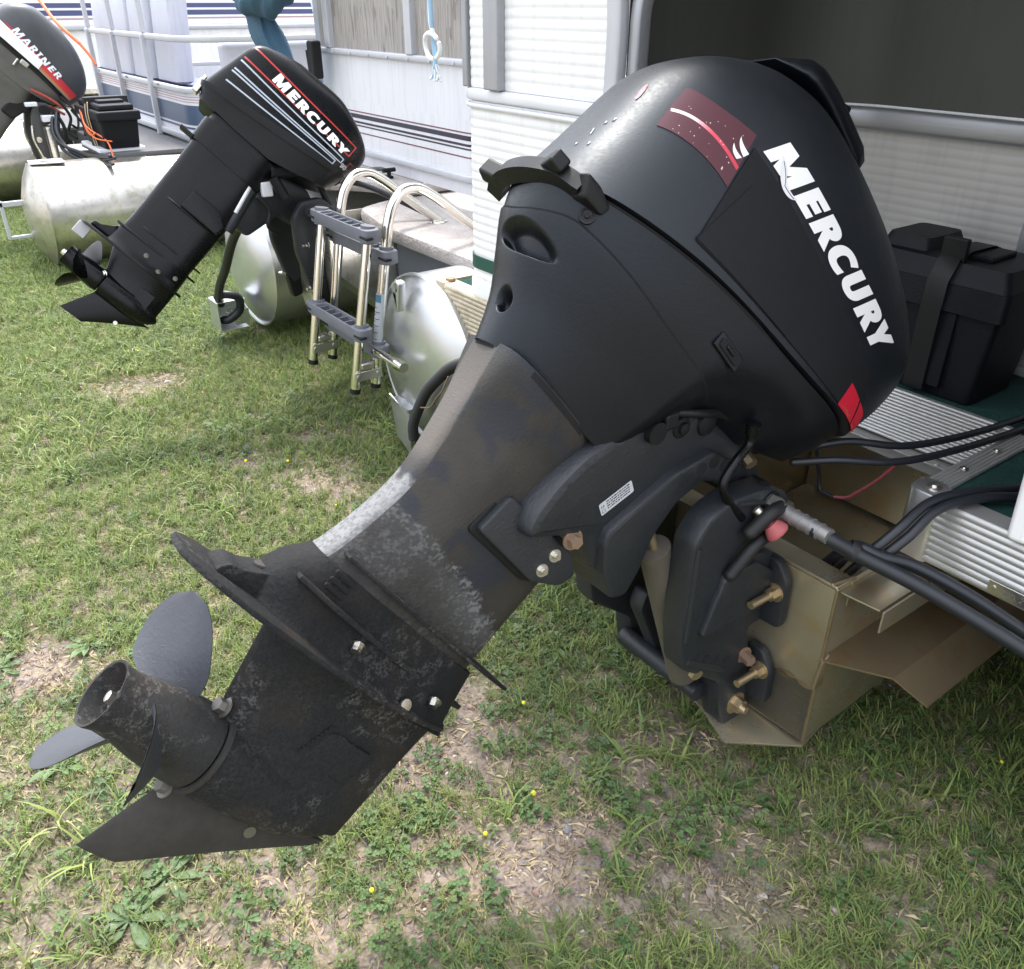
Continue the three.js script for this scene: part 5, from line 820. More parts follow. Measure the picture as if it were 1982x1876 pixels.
// ---- third boat and its motor, battery, seats
const boat3 = thing('pontoon_boat', 'pontoon boat with weathered silver pontoons, grey railings and blue striped panels', 'pontoon boat', [3.0, 0, -6.1]);
{
  const B = boat3, P = (n, g, m, par = B, l) => part(par, n, g, m, l);
  for (const z of [-4.92, -7.15]) { const lg = P('pontoon', barrel(0.80, 6.4, 0.30, z, 0.285, [0.62, 1.9]), M.aluOld, B, 'weathered silver pontoon'); P('end_cap', lathe([[0.0, 0.285], [-0.012, 0.29], [-0.05, 0.22], [-0.085, 0.12], [-0.10, 0]].reverse(), V(0.80, 0.30, z), V(1, 0, 0), 64), M.aluOld, lg);
    P('lifting_tab', prism([[0.80, z - 0.09], [0.79, z + 0.06], [0.97, z + 0.09], [0.98, z - 0.07]], 'y', 0.586, 0.592, 0.002, [[0.875, z, 0.03]]), M.paleFrame, lg); }
  P('stern_bracket', [box(0.14, 0.03, 0.02, 0.66, 0.37, -4.98, 0.004), box(0.02, 0.22, 0.02, 0.60, 0.28, -4.98, 0.004), box(0.14, 0.02, 0.02, 0.67, 0.18, -4.98, 0.004)], M.paleFrame);
  P('deck', prism(roundPoly([[1.20, -4.88], [1.78, -4.84], [6.4, -4.74], [6.4, -7.4], [1.20, -7.4], [1.20, -6.35], [1.5, -6.3], [1.5, -5.55], [1.20, -5.5]], 0.03), 'y', 0.580, 0.605, 0.004), std({ color: rgb(0.10, 0.10, 0.105), roughness: 0.6 }));
  P('deck_edge', [box(4.55, 0.07, 0.02, 4.10, 0.585, -4.755, 0.004), box(0.015, 0.03, 1.0, 1.192, 0.592, -6.88, 0.003)], M.paleFrame);
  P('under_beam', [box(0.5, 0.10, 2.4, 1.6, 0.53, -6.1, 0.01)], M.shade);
  P('transom', [prism(roundPoly([[-5.98, 0.70], [-5.62, 0.70], [-5.62, 0.30], [-5.72, 0.22], [-5.88, 0.22], [-5.98, 0.30]], 0.02), 'x', 1.04, 1.085, 0.005), box(0.4, 0.12, 0.3, 1.28, 0.48, -5.8, 0.01)], M.aluOld);
  const path = planPath([[6.4, -4.78], [1.76, -4.78], [1.76, -7.42], [6.4, -7.42]], 0.28), pathO = path;
  const w = P('side_panel', wall(pathO, 0.66, 0.895, 1, flat, 0.02), M.whiteMetal, B, 'white panel with blue band below the railing');
  for (const [y0, y1, m] of [[0.715, 0.83, M.blue], [0.846, 0.851, M.stripePink], [0.860, 0.866, M.stripePink], [0.875, 0.880, M.stripePink], [0.69, 0.702, M.vinylBlue]]) P('stripe', wall(pathO, y0, y1, 1, () => 0.0014, 0.0005), m, w);
  P('base_rail', [bead(pathO, 0.64, 0.04, 0.03, 0.006)], M.paleFrame);
  P('mid_rail', [bead(pathO, 0.916, 0.036, 0.034, 0.004)], M.paleFrame); P('top_rail', [bead(pathO, 1.197, 0.036, 0.036, 0.004)], M.paleFrame);
  for (const z of [-7.08, -6.36, -5.59]) P('rail_post', [box(0.032, 0.60, 0.034, 1.735, 0.905, z, 0.004), box(0.03, 0.75, 0.034, 1.745, 1.59, z, 0.004)], M.paleFrame);
  for (const x of [2.62, 3.9, 5.2]) P('rail_post', [box(0.034, 0.56, 0.032, x, 0.92, -4.77, 0.004)], M.paleFrame);
  P('canopy_pole', [rod(V(2.62, 1.20, -4.78), V(2.50, 1.95, -4.80), 0.018), rod(V(2.9, 1.22, -4.80), V(3.0, 1.95, -4.80), 0.010)], M.white);
  for (const [x, y, z] of [[1.745, 0.925, -7.0], [1.745, 0.925, -6.2], [1.745, 0.925, -5.45], [1.80, 0.925, -4.9], [2.05, 0.925, -4.77]]) P('rivet', lathe([[0, 0.010], [0.004, 0.008], [0.005, 0]], V(x - 0.012, y, z + 0.02), V(-1, 0, 1), 10), M.frame);
}
{ // seats behind the railing: every one its own
  const mk = (label, x, z0, z1, y1) => { const s = thing('boat_seat', label, 'boat seat', [x + 0.2, 0.61, (z0 + z1) / 2]); part(s, 'base', box(0.42, 0.29, z1 - z0 - 0.03, x + 0.22, 0.76, (z0 + z1) / 2, 0.02), M.vinylBlue); part(s, 'backrest', loft([0, 0.02, 0.5, 0.97, 1].map((t) => roundPoly([[0, z0], [0.13, z0], [0.13, z1], [0, z1]], 0.045, 5).map(([a, c]) => V(x + 0.03 + a + 0.05 * t + ((t === 0 || t === 1) ? (a > 0.06 ? -0.02 : 0.02) : 0), lerp(0.915, y1, t), lerp((z0 + z1) / 2, c, (t === 0 || t === 1) ? 0.93 : 1)))), { crease: 0.8 }), M.vinyl); return s; };
  mk('grey vinyl boat seat between the second and third posts of the stern railing', 1.79, -6.30, -5.86, 1.62); mk('grey vinyl boat seat at the far left end of the stern railing', 1.79, -7.34, -6.82, 1.60); mk('grey vinyl boat seat second from the far left behind the stern railing', 1.79, -6.80, -6.33, 1.60);
  mk('pale grey vinyl corner seat where the railing curves round', 1.82, -5.84, -5.42, 1.60); 
  const s = thing('boat_seat', 'low grey vinyl lounge seat along the side railing behind the striped black cowl', 'boat seat', [2.5, 0.61, -5.0]);
  part(s, 'base', box(2.0, 0.28, 0.4, 2.95, 0.755, -5.06, 0.02), M.vinylBlue); const cs = []; for (const [a, b] of [[1.98, 2.58], [2.62, 3.2], [3.24, 3.9]]) part(s, 'cushion', box(b - a, 0.27, 0.11, (a + b) / 2, 1.052, -4.872, 0.04), M.vinyl);
}
{ // battery box with orange wires
  const b = thing('battery_box', 'black battery box tied with orange wires on the silver deck of the far left boat', 'battery box', [1.30, 0.61, -5.16]);
  const P = (n, g, m = M.batt, par = b) => part(par, n, g, m);
  const x0 = 1.33, z0 = -5.47, z1 = -4.90, zc = (z0 + z1) / 2;
  P('case', loft([[0.20, 0.47, 0.622], [0.225, 0.535, 0.80]].map(([w, d, y]) => roundPoly([[-w / 2, -d / 2], [w / 2, -d / 2], [w / 2, d / 2], [-w / 2, d / 2]], 0.02).map(([a, c]) => V(x0 + a, y, zc + c))), { crease: 0.5 }));
  const lid = P('lid', [box(0.25, 0.055, 0.58, x0, 0.805, zc, 0.012), box(0.20, 0.035, 0.52, x0, 0.848, zc, 0.012), box(0.15, 0.03, 0.09, x0, 0.868, zc - 0.12, 0.008), box(0.15, 0.03, 0.09, x0, 0.868, zc + 0.12, 0.008)]);
  P('tray', box(0.27, 0.022, 0.46, x0 - 0.005, 0.612, zc, 0.005), M.whiteMetal);
  P('wire', [tube([[1.205, 0.80, -5.30], [1.195, 0.74, -5.22], [1.192, 0.70, -5.10], [1.20, 0.68, -4.98], [1.26, 0.67, -4.90]], 0.004, 30, 6), tube([[1.205, 0.80, -5.28], [1.19, 0.75, -5.20], [1.192, 0.72, -5.05], [1.24, 0.67, -4.93], [1.24, 0.60, -4.86], [1.22, 0.50, -4.80]], 0.005, 30, 6), tube([[1.205, 0.81, -5.31], [1.194, 0.72, -5.2], [1.194, 0.69, -5.12], [1.202, 0.71, -5.0]], 0.005, 30, 6)], M.orange);
  P('tie_cord', [tube([[1.21, 0.87, -5.14], [1.198, 0.80, -5.13], [1.210, 0.63, -5.12]], 0.004, 20, 6), tube([[1.21, 0.87, -5.08], [1.198, 0.80, -5.07], [1.210, 0.63, -5.06]], 0.004, 20, 6)], M.zinc);
  P('strap', box(0.256, 0.30, 0.04, x0, 0.745, zc + 0.03, 0.006), M.rubber);
}
cableThing('bundle of black cables lying along the deck edge below the far left battery box', [
  [[1.10, 0.78, -5.62], [1.06, 0.66, -5.52], [1.09, 0.60, -5.44], [1.14, 0.575, -5.30], [1.155, 0.585, -5.0], [1.20, 0.61, -4.76]],
  [[1.12, 0.78, -5.60], [1.08, 0.67, -5.50], [1.105, 0.585, -5.42], [1.145, 0.552, -5.28], [1.158, 0.560, -5.0], [1.22, 0.60, -4.74]],
  [[1.14, 0.76, -5.66], [1.09, 0.64, -5.55], [1.08, 0.58, -5.45], [1.13, 0.535, -5.28], [1.156, 0.535, -5.0], [1.20, 0.57, -4.72]]], 0.011);
{
  const MT = tiltM(45, 1.1, 0.85, -5.8, 1.035), W = (g) => { const q = g.clone(); q.applyMatrix4(MT); return q; };
  const eng = thing('outboard_motor', 'dark grey outboard motor with white and red band tilted up at the far left edge', 'outboard motor', [1.0, 0, -5.8]);
  const put = (name, geos, mat, parent = eng, label) => part(parent, name, (Array.isArray(geos) ? geos : [geos]).map(W), mat, label);
  const seam = curve1([[-0.48, 0.128], [-0.15, 0.105], [0.14, 0.055]]), topc = curve1([[-0.42, 0.37], [-0.3, 0.405], [-0.10, 0.385], [0.05, 0.33], [0.16, 0.26]]);
  const up = cowlSkin({ bot: seam, top: topc, s: (h) => Math.pow(Math.max(0, 1 - Math.pow(h, 8)), 0.38), ua: curve1([[0, -0.47], [1, -0.42]]), uf: curve1([[0, 0.135], [0.5, 0.165], [1, 0.15]]), b: (h) => 0.15 - 0.02 * h, n: 3, na: 4 });
  const cow = put('upper_cowl', up.skin(0.01, 0.999, 26, 100), M.marinerGrey);
  put('white_band', up.decal(quad([-0.455, 0.132], [-0.130, 0.108], [-0.128, 0.160], [-0.455, 0.208]), 24, 6, 0.012), M.white, cow);
  put('red_band', up.decal(quad([-0.128, 0.108], [0.10, 0.075], [0.118, 0.128], [-0.40, 0.215]), 26, 6, 0.004), print(900, 240, (x, w, h) => { const g = x.createLinearGradient(0, 0, 0, h); g.addColorStop(0, '#b8283a'); g.addColorStop(0.6, '#c23a3c'); g.addColorStop(0.8, '#b0763c'); g.addColorStop(1, '#9a8a86'); x.fillStyle = g; x.fillRect(0, 0, w, h); }, { opaque: true }), cow);
  put('lettering', up.decal(quad([-0.350, 0.192], [-0.012, 0.128], [0.004, 0.168], [-0.330, 0.236]), 30, 6, 0.0062), print(1200, 220, (x, w, h) => { x.font = 'bold 240px sans-serif'; x.fillStyle = '#e4e6ea'; x.strokeStyle = '#e4e6ea'; x.lineWidth = 8; const word = 'MARINER'; let tot = 0; for (const c of word) tot += x.measureText(c).width + 16; const k = (w - 20) / tot; let at = 10; for (const c of word) { x.save(); x.translate(at, h - 18); x.scale(k, 1.08); x.fillText(c, 0, 0); x.strokeText(c, 0, 0); x.restore(); at += (x.measureText(c).width + 16) * k; } }), cow, 'silver MARINER lettering');
  const bot = curve1([[-0.45, -0.02], [-0.15, -0.035], [0.14, 0.01]]);
  const low = cowlSkin({ bot, top: (u) => seam(u) - 0.006, s: () => 1, ua: curve1([[0, -0.42], [1, -0.465]]), uf: curve1([[0, 0.10], [1, 0.13]]), b: curve1([[0, 0.12], [1, 0.146]]), n: 3, na: 4 });
  put('lower_cowl', low.skin(0, 1, 8, 90), M.marinerLow); put('seam_band', low.skin(0.86, 1.03, 2, 90, 0.004, false), M.black);
  put('number', low.decal(quad([-0.43, 0.02], [-0.31, 0.01], [-0.31, 0.06], [-0.43, 0.07]), 10, 4, 0.003), print(300, 130, (x) => { x.font = 'bold 120px sans-serif'; x.fillStyle = '#d8dbe0'; x.fillText('60', 60, 110); }));
  put('latch', [box(0.05, 0.03, 0.02, -0.20, 0.085, 0.145, 0.006), box(0.014, 0.05, 0.03, -0.24, 0.06, 0.145, 0.006)], M.steel);
  const vs = (a, c, n) => Array.from({ length: n + 1 }, (_, i) => lerp(a, c, i / n));
  put('midsection', column(vs(-0.45, 0.0, 10), (v) => -0.36 - 0.06 * v, () => -0.06, (v) => 0.07 + 0.05 * sstep(-0.2, 0, v), 3.6, { crease: 0.7 }, 60), M.marinerLow);
  put('cavitation_plate', prism(roundPoly([[-0.46, -0.06], [-0.46, 0.06], [-0.1, 0.08], [-0.02, 0], [-0.1, -0.08]], 0.02), 'y', -0.475, -0.463, 0.003), M.marinerLow);
  put('lower_unit', [column(vs(-0.64, -0.47, 8), () => -0.30, () => -0.05, () => 0.035, 2.2, { crease: 0.9 }, 48), lathe([[-0.30, 0], [-0.30, 0.045], [-0.12, 0.048], [-0.05, 0.03], [-0.03, 0]], V(0, -0.64, 0), V(1, 0, 0), 32)], M.marinerLow);
  put('skeg', loft([0, 0.3, 0.6, 1].map((t) => ring(lerp(-0.66, -0.80, t), lerp(-0.28, -0.33, t), lerp(-0.05, -0.24, t), lerp(0.014, 0.004, t), 1.7, 24)), { crease: 1 }), M.marinerLow);
  const pr = put('propeller', lathe([[-0.305, 0.042], [-0.36, 0.042], [-0.42, 0.036], [-0.42, 0]].reverse(), V(0, -0.64, 0), V(1, 0, 0), 28), M.black); for (const d of [0, 120, 240]) put('blade', blade(d * Math.PI / 180, 0.036, 0.125, -0.64, -0.36, 0.28, 0.1, 1), M.black, pr);
  const P = (n, g, m, par = eng) => part(par, n, g, m);
  const sb = P('swivel_bracket', [prism(roundPoly([[0.82, 0.80], [0.98, 0.93], [1.12, 0.90], [1.16, 0.80], [1.06, 0.72], [0.96, 0.78], [0.88, 0.74]], 0.02), 'z', -5.88, -5.72, 0.012), box(0.12, 0.07, 0.16, 1.12, 0.83, -5.78, 0.02), rod(V(1.06, 0.79, -5.98), V(1.06, 0.79, -5.62), 0.03)], M.black);
  for (const s of [1, -1]) { const z0 = -5.8 + s * 0.11, z1 = -5.8 + s * 0.15; const cb = P('clamp_bracket', prism(roundPoly([[0.985, 0.78], [1.02, 0.84], [1.09, 0.83], [1.13, 0.76], [1.09, 0.71], [1.035, 0.70], [1.035, 0.46], [1.0, 0.42], [0.975, 0.50], [0.96, 0.66]], 0.015), 'z', z0, z1, 0.008), std({ color: rgb(0.05, 0.05, 0.05), roughness: 0.5 })); P('edge', tube([[0.968, 0.70, z1], [0.96, 0.62, z1], [0.985, 0.52, z1], [0.99, 0.44, z1]], 0.008, 20, 6), M.steel, cb); for (const y of [0.62, 0.5]) P('mounting_bolt', hexBolt(V(0.99, y, z1 + s * 0.005), V(-0.6, 0, s), 0.012, 0.012), M.steel, cb); }
  P('red_trim', [tube([[1.02, 0.91, -5.66], [1.10, 0.86, -5.64], [1.17, 0.80, -5.63]], 0.009, 20, 8), tube([[1.10, 0.81, -5.65], [1.17, 0.76, -5.64]], 0.008, 12, 8)], M.redTrim);
  P('chrome_clip', [box(0.07, 0.025, 0.05, 0.99, 0.83, -5.63, 0.006), box(0.08, 0.04, 0.06, 1.07, 0.745, -5.62, 0.006)], M.whiteMetal);
  P('loose_hoses', [tube([[1.16, 0.84, -5.63], [1.20, 0.74, -5.62], [1.17, 0.66, -5.61], [1.20, 0.62, -5.58]], 0.010, 24, 6), tube([[1.18, 0.86, -5.66], [1.24, 0.76, -5.62], [1.22, 0.68, -5.58], [1.19, 0.70, -5.56]], 0.008, 24, 6), tube([[1.10, 0.80, -5.60], [1.14, 0.70, -5.58], [1.13, 0.60, -5.56]], 0.012, 24, 6), tube([[1.22, 0.78, -5.64], [1.26, 0.70, -5.60], [1.25, 0.64, -5.55]], 0.008, 24, 6)], M.black);
}
{ const r = thing('rope', 'bright orange rope stretched down behind the far left motor', 'rope', [1.55, 1.2, -6.6]); part(r, 'strand', tube([[1.42, 1.66, -7.70], [1.50, 1.40, -7.36], [1.52, 1.24, -6.96], [1.60, 1.12, -6.80]], 0.012, 40, 8), M.orange); part(r, 'tail', tube([[1.60, 1.12, -6.80], [1.64, 1.04, -6.74], [1.66, 0.98, -6.70]], 0.010, 20, 8), M.orange); }

// ---- boat beyond, seen past the third one
{
  const B = thing('pontoon_boat', 'white pontoon boat with blue stripes glimpsed behind the others at the top left', 'pontoon boat', [4, 0, -10]);
  const P = (n, g, m, par = B) => part(par, n, g, m);
  for (const z of [-9.3, -11.3]) P('pontoon', barrel(1.2, 8.5, 0.30, z, 0.29, [0.8]), M.aluOld);
  P('deck', box(7.2, 0.06, 2.6, 5.0, 0.62, -10.3, 0.01), M.aluOld);
  const path = planPath([[8.5, -9.05], [1.5, -9.05], [1.5, -11.5], [8.5, -11.5]], 0.2);
  const w = P('side_wall', wall(path, 0.66, 1.50, 1, flat, 0.02), M.white);
  for (const [y0, y1, m] of [[1.335, 1.375, M.vinylBlue], [1.27, 1.315, M.vinylBlue], [1.235, 1.25, M.stripePink]]) P('stripe', wall(path, y0, y1, 1, () => 0.0015, 0.0005), m, w);
  P('rail', bead(path, 1.17, 0.05, 0.05, 0.01), M.paleFrame);
}
// ---- blue canvas folded on its bow behind the middle motor
{
  const c = thing('folded_canopy', 'folded blue canvas canopy sagging down behind the striped black cowl', 'canopy', [1.85, 0.66, -3.5]);
  const strip = []; for (let k = 0; k <= 20; k++) { const t = k / 20, cx = lerp(1.73, 1.80, t), cz = lerp(-3.72, -3.40, Math.pow(t, 0.9)), y = lerp(1.52, 1.02, t), wz = lerp(0.10, 0.135, t), wx = 0.05 + 0.012 * Math.sin(k * 0.7); const r = []; for (let i = 0; i < 28; i++) { const a = i / 28 * Math.PI * 2, q = 1 + 0.10 * Math.sin(a * 5 + t * 2) + 0.05 * Math.sin(a * 9 - t * 5); r.push(V(cx + wx * sp(Math.cos(a), 0.8) * q, y, cz + wz * sp(Math.sin(a), 0.8) * q)); } strip.push(r); }
  part(c, 'boot', loft(strip, { crease: 1.2 }), M.blueCloth);
  const roll = []; for (let k = 0; k <= 24; k++) { const t = k / 24, z = lerp(-3.80, -3.12, t), r0 = 0.10 * Math.pow(Math.sin(Math.PI * clamp(0.06 + 0.88 * t)), 0.6), r = []; for (let i = 0; i < 26; i++) { const a = i / 26 * Math.PI * 2, q = 1 + 0.12 * Math.sin(a * 4 + k * 0.5) + 0.05 * Math.sin(k * 1.7 + a * 7); r.push(V(1.72 + r0 * Math.cos(a) * q, 1.465 - 0.05 * Math.sin(Math.PI * t) + r0 * 0.9 * Math.sin(a) * q, z)); } roll.push(r); }
  part(c, 'roll', loft(roll, { crease: 1.2 }), M.blueCloth);
  part(c, 'bow', [rod(V(1.83, 0.66, -3.30), V(1.80, 1.10, -3.38), 0.013), rod(V(1.86, 0.66, -3.22), V(1.84, 1.20, -3.26), 0.015), box(0.05, 0.16, 0.06, 1.85, 1.16, -3.22, 0.01)], M.black);
}
// ---- white and blue rope hanging with a loop
{
  const r = thing('rope', 'frayed light blue and white rope hanging in a loop beside the white upper wall', 'rope', [1.342, 1.3, -1.30]);
  const X = 1.30, s = (pts, m, n = 'strand') => part(r, n, tube(pts.map(([y, z]) => [X + 0.004 * Math.sin(y * 60), y, z]), 0.0062, 60, 8), m);
  const z0 = -1.278;
  s([[1.95, z0 - 0.02], [1.5, z0 - 0.012], [1.41, z0 - 0.004], [1.345, z0 + 0.006], [1.30, z0 + 0.004], [1.262, z0 + 0.010], [1.247, z0 + 0.012]], M.ropeBlue); s([[1.95, z0 + 0.004], [1.5, z0 + 0.0], [1.40, z0 - 0.008], [1.348, z0 + 0.002], [1.322, z0 + 0.012]], M.ropeWhite);
  const lp = []; for (let k = 0; k <= 20; k++) { const a = k / 20 * Math.PI * 1.86 - 0.5; lp.push([1.295 + 0.030 * Math.sin(a + 1.2), z0 - 0.004 + 0.036 * Math.cos(a + 1.2)]); } s(lp, M.ropeWhite, 'loop');
  for (let k = 0; k < 9; k++) part(r, 'frayed_end', tube([[X, 1.262, z0 + 0.010], [X + 0.006 * Math.sin(k * 2), 1.243, z0 + 0.004 + 0.002 * k], [X + 0.010 * Math.cos(k * 3), 1.222 - 0.004 * (k % 3), z0 - 0.006 + 0.0045 * k]], 0.0028, 10, 5), k % 3 ? M.ropeWhite : M.ropeBlue);
}

// ---------------------------------------------------------------- grass, clover, straw, pebbles
{
  const X0 = -1.3, X1 = 3.4, Z0 = -8.6, Z1 = 1.7;
  const nz = (x, z, f, s) => vn(x * f + 50, z * f + 50, 256, s);
  const fb = (x, z, f, s) => (nz(x, z, f, s) + 0.5 * nz(x, z, f * 2.1, s + 1) + 0.25 * nz(x, z, f * 4.3, s + 2)) / 1.75;
  const spots = [[0.98, -1.72, 0.34, 0.36], [1.02, -1.30, 0.26, 0.26], [0.66, 0.06, 0.20, 0.15], [0.86, 0.34, 0.16, 0.11], [0.70, -0.36, 0.26, 0.20], [0.02, -1.05, 0.16, 0.14], [0.70, -2.75, 0.3, 0.2]];
  const bare = (x, z) => { let m = 0; for (const [a, b, p, q] of spots) m = Math.max(m, (b < -1.2 ? 1.5 : 1) * (1 - Math.hypot((x - a) / p, (z - b) / q))); return clamp(m * 1.5); };
  const cover = (x, z) => clamp(sstep(0.30, 0.60, fb(x, z, 1.9, 3)) * sstep(0.18, 0.52, fb(x, z, 7.5, 8)) * 1.0 + 0.40 * sstep(0.2, -2.2, z) + 0.40 - bare(x, z) * 0.70);
  const clov = (x, z) => sstep(0.48, 0.66, fb(x, z, 2.6, 14)) * (0.35 + 0.65 * sstep(-0.2, 0.6, x + z * 0.2)) + 0.6 * sstep(0.9, 1.5, x) * sstep(-0.8, 0.2, z);
  const bladeGeo = (n, len, wid, splay, seg = 3) => {
    const pos = [], idx = [];
    for (let b = 0; b < n; b++) {
      const a = rr(0, 6.283), l = len * rr(0.55, 1.1), w = wid * rr(0.7, 1.2), sp0 = splay * rr(0.4, 1.2), bx = rr(-0.012, 0.012) * (len / 0.05), bz = rr(-0.012, 0.012) * (len / 0.05), tw = rr(-0.6, 0.6), at = pos.length / 3;
      for (let k = 0; k <= seg; k++) { const t = k / seg, out = l * sp0 * t * t + l * 0.15 * t, y = l * Math.sqrt(Math.max(0.04, 1 - sp0 * sp0 * t * t * 0.8)) * t, ww = w * (1 - t * t) * (k === 0 ? 0.7 : 1), ca = Math.cos(a), sa = Math.sin(a), pa = a + Math.PI / 2 + tw * t; if (k < seg) { pos.push(bx + ca * out - Math.cos(pa) * ww / 2, y, bz + sa * out - Math.sin(pa) * ww / 2, bx + ca * out + Math.cos(pa) * ww / 2, y + 0.0006, bz + sa * out + Math.sin(pa) * ww / 2); } else pos.push(bx + ca * out, y, bz + sa * out); }
      for (let k = 0; k < seg; k++) { const i = at + k * 2; if (k < seg - 1) idx.push(i, i + 1, i + 2, i + 1, i + 3, i + 2); else idx.push(i, i + 1, i + 2); }
    }
    const g = new THREE.BufferGeometry(); g.setAttribute('position', new THREE.Float32BufferAttribute(pos, 3)); g.setIndex(idx); g.computeVertexNormals(); return g;
  };
  const leafMat = (rough = 0.75, tr = 0.35) => phys({ color: rgb(1, 1, 1), roughness: rough, transmission: tr, thickness: 0 });
  const mt = new THREE.Matrix4(), q = new THREE.Quaternion(), eu = new THREE.Euler();
  function scatter(name, geo, mat, list) {
    const im = new THREE.InstancedMesh(geo, mat, list.length), c = new THREE.Color();
    list.forEach((o, i) => { eu.set(o.rx || 0, o.ry, o.rz || 0, 'YXZ'); q.setFromEuler(eu); mt.compose(V(o.x, o.y ?? hgt(o.x, o.z) - 0.001, o.z), q, V(o.s, o.sy ?? o.s, o.s)); im.setMatrixAt(i, mt); im.setColorAt(i, c.setRGB(...o.c)); });
    im.name = numbered(name); im.userData.kind = 'stuff'; im.castShadow = im.receiveShadow = true; scene.add(im); return im;
  }
  const green = (dry) => { const k = rr(0.75, 1.25), t = rnd(); const g = t < 0.5 ? [0.165, 0.245, 0.045] : t < 0.8 ? [0.245, 0.300, 0.075] : [0.100, 0.170, 0.042]; const d = dry * rr(0, 1); return [lerp(g[0], 0.36, d) * k, lerp(g[1], 0.31, d) * k, lerp(g[2], 0.15, d) * k]; };
  for (let v = 0; v < 4; v++) {
    const list = [], geo = bladeGeo(8, 0.045, 0.0030, 0.75);
    for (let i = 0; i < 50000; i++) { const x = rr(X0, X1), z = rr(Z0, Z1), cv = cover(x, z); if (rnd() > cv) continue; const far = sstep(-2, -5, z); list.push({ x, z, ry: rr(0, 6.28), rx: rr(-0.3, 0.3), rz: rr(-0.3, 0.3), s: rr(0.55, 1.15) * lerp(0.75, 1, cv) * (1 + 0.35 * far), c: green(0.30 * fb(x, z, 3.3, 20)) }); }
    scatter('grass', geo, leafMat(), list);
  }
  { const geo = bladeGeo(9, 0.085, 0.0062, 0.95, 4), list = []; for (let i = 0; i < 9000; i++) { const x = rr(X0, X1), z = rr(-3.5, Z1); if (rnd() > 0.55 * sstep(0.48, 0.66, fb(x, z, 2.2, 27)) || bare(x, z) > 0.45) continue; list.push({ x, z, ry: rr(0, 6.28), rx: rr(-0.25, 0.25), rz: rr(-0.25, 0.25), s: rr(0.5, 1.1), c: green(0.12) }); } scatter('grass', geo, leafMat(), list); }
  // clover: three round leaflets, a few sprigs each
  { const pos = [], idx = []; for (let s = 0; s < 6; s++) { const cx = rr(-0.018, 0.018), cz = rr(-0.018, 0.018), cy = rr(0.010, 0.030), a0 = rr(0, 6.28), sz = rr(0.0042, 0.0065), tx = rr(-0.3, 0.3), tz = rr(-0.3, 0.3); for (let l = 0; l < 3; l++) { const a = a0 + l * 2.094, at = pos.length / 3, lx = cx + Math.cos(a) * sz * 0.95, lz = cz + Math.sin(a) * sz * 0.95; pos.push(lx, cy + (lx - cx) * tx + (lz - cz) * tz - 0.0012, lz); for (let k = 0; k < 8; k++) { const b = a + k / 8 * 6.283, r = sz * (k === 0 ? 0.82 : k === 4 ? 1.0 : 0.92), px = lx + Math.cos(b) * r, pz = lz + Math.sin(b) * r; pos.push(px, cy + (px - cx) * tx + (pz - cz) * tz + 0.0012 * Math.abs(Math.sin(b - a)), pz); } for (let k = 0; k < 8; k++) idx.push(at, at + 1 + (k + 1) % 8, at + 1 + k); } }
    const geo = new THREE.BufferGeometry(); geo.setAttribute('position', new THREE.Float32BufferAttribute(pos, 3)); geo.setIndex(idx); geo.computeVertexNormals();
    const list = []; for (let i = 0; i < 46000; i++) { const x = rr(X0, X1), z = rr(-5, Z1); if (rnd() > clov(x, z) * (1 - 0.9 * bare(x, z)) * 0.66) continue; const k = rr(0.7, 1.2), t = rnd(); list.push({ x, z, ry: rr(0, 6.28), rx: rr(-0.3, 0.3), rz: rr(-0.3, 0.3), s: rr(0.45, 0.95), c: t < 0.7 ? [0.075 * k, 0.140 * k, 0.034 * k] : [0.12 * k, 0.175 * k, 0.045 * k] }); } scatter('clover', geo, leafMat(0.6, 0.3), list); }
  // broad-leaved weeds in flat rosettes
  { const pos = [], idx = []; for (let l = 0; l < 8; l++) { const a = l * 0.785 + rr(-0.25, 0.25), L = rr(0.05, 0.095), w = L * rr(0.28, 0.42), at = pos.length / 3, rise = rr(0.10, 0.5); for (let k = 0; k <= 6; k++) { const t = k / 6, ww = w * Math.pow(Math.sin(Math.PI * Math.min(0.98, 0.08 + 0.9 * t)), 0.8) * (0.35 + t * 0.8), r = L * t, y = 0.006 + rise * L * (t - 0.75 * t * t); for (const s of [-1, 0, 1]) pos.push(Math.cos(a) * r - Math.sin(a) * s * ww / 2, y + (s ? 0.0045 : 0) + 0.002 * Math.sin(k * 2 + s), Math.sin(a) * r + Math.cos(a) * s * ww / 2); } for (let k = 0; k < 6; k++) for (let s = 0; s < 2; s++) { const i = at + k * 3 + s; idx.push(i, i + 1, i + 3, i + 1, i + 4, i + 3); } }
    const geo = new THREE.BufferGeometry(); geo.setAttribute('position', new THREE.Float32BufferAttribute(pos, 3)); geo.setIndex(idx); geo.computeVertexNormals();
    const list = []; for (let i = 0; i < 420; i++) { const x = rr(X0, X1), z = rr(-4.5, Z1); if (bare(x, z) > 0.6 || fb(x, z, 2, 33) < 0.5) continue; const k = rr(0.8, 1.15); list.push({ x, z, ry: rr(0, 6.28), rx: rr(-0.12, 0.12), rz: rr(-0.12, 0.12), s: rr(0.35, 1.0), c: [0.085 * k, 0.15 * k, 0.045 * k] }); } scatter('weeds', geo, leafMat(0.55, 0.25), list); }
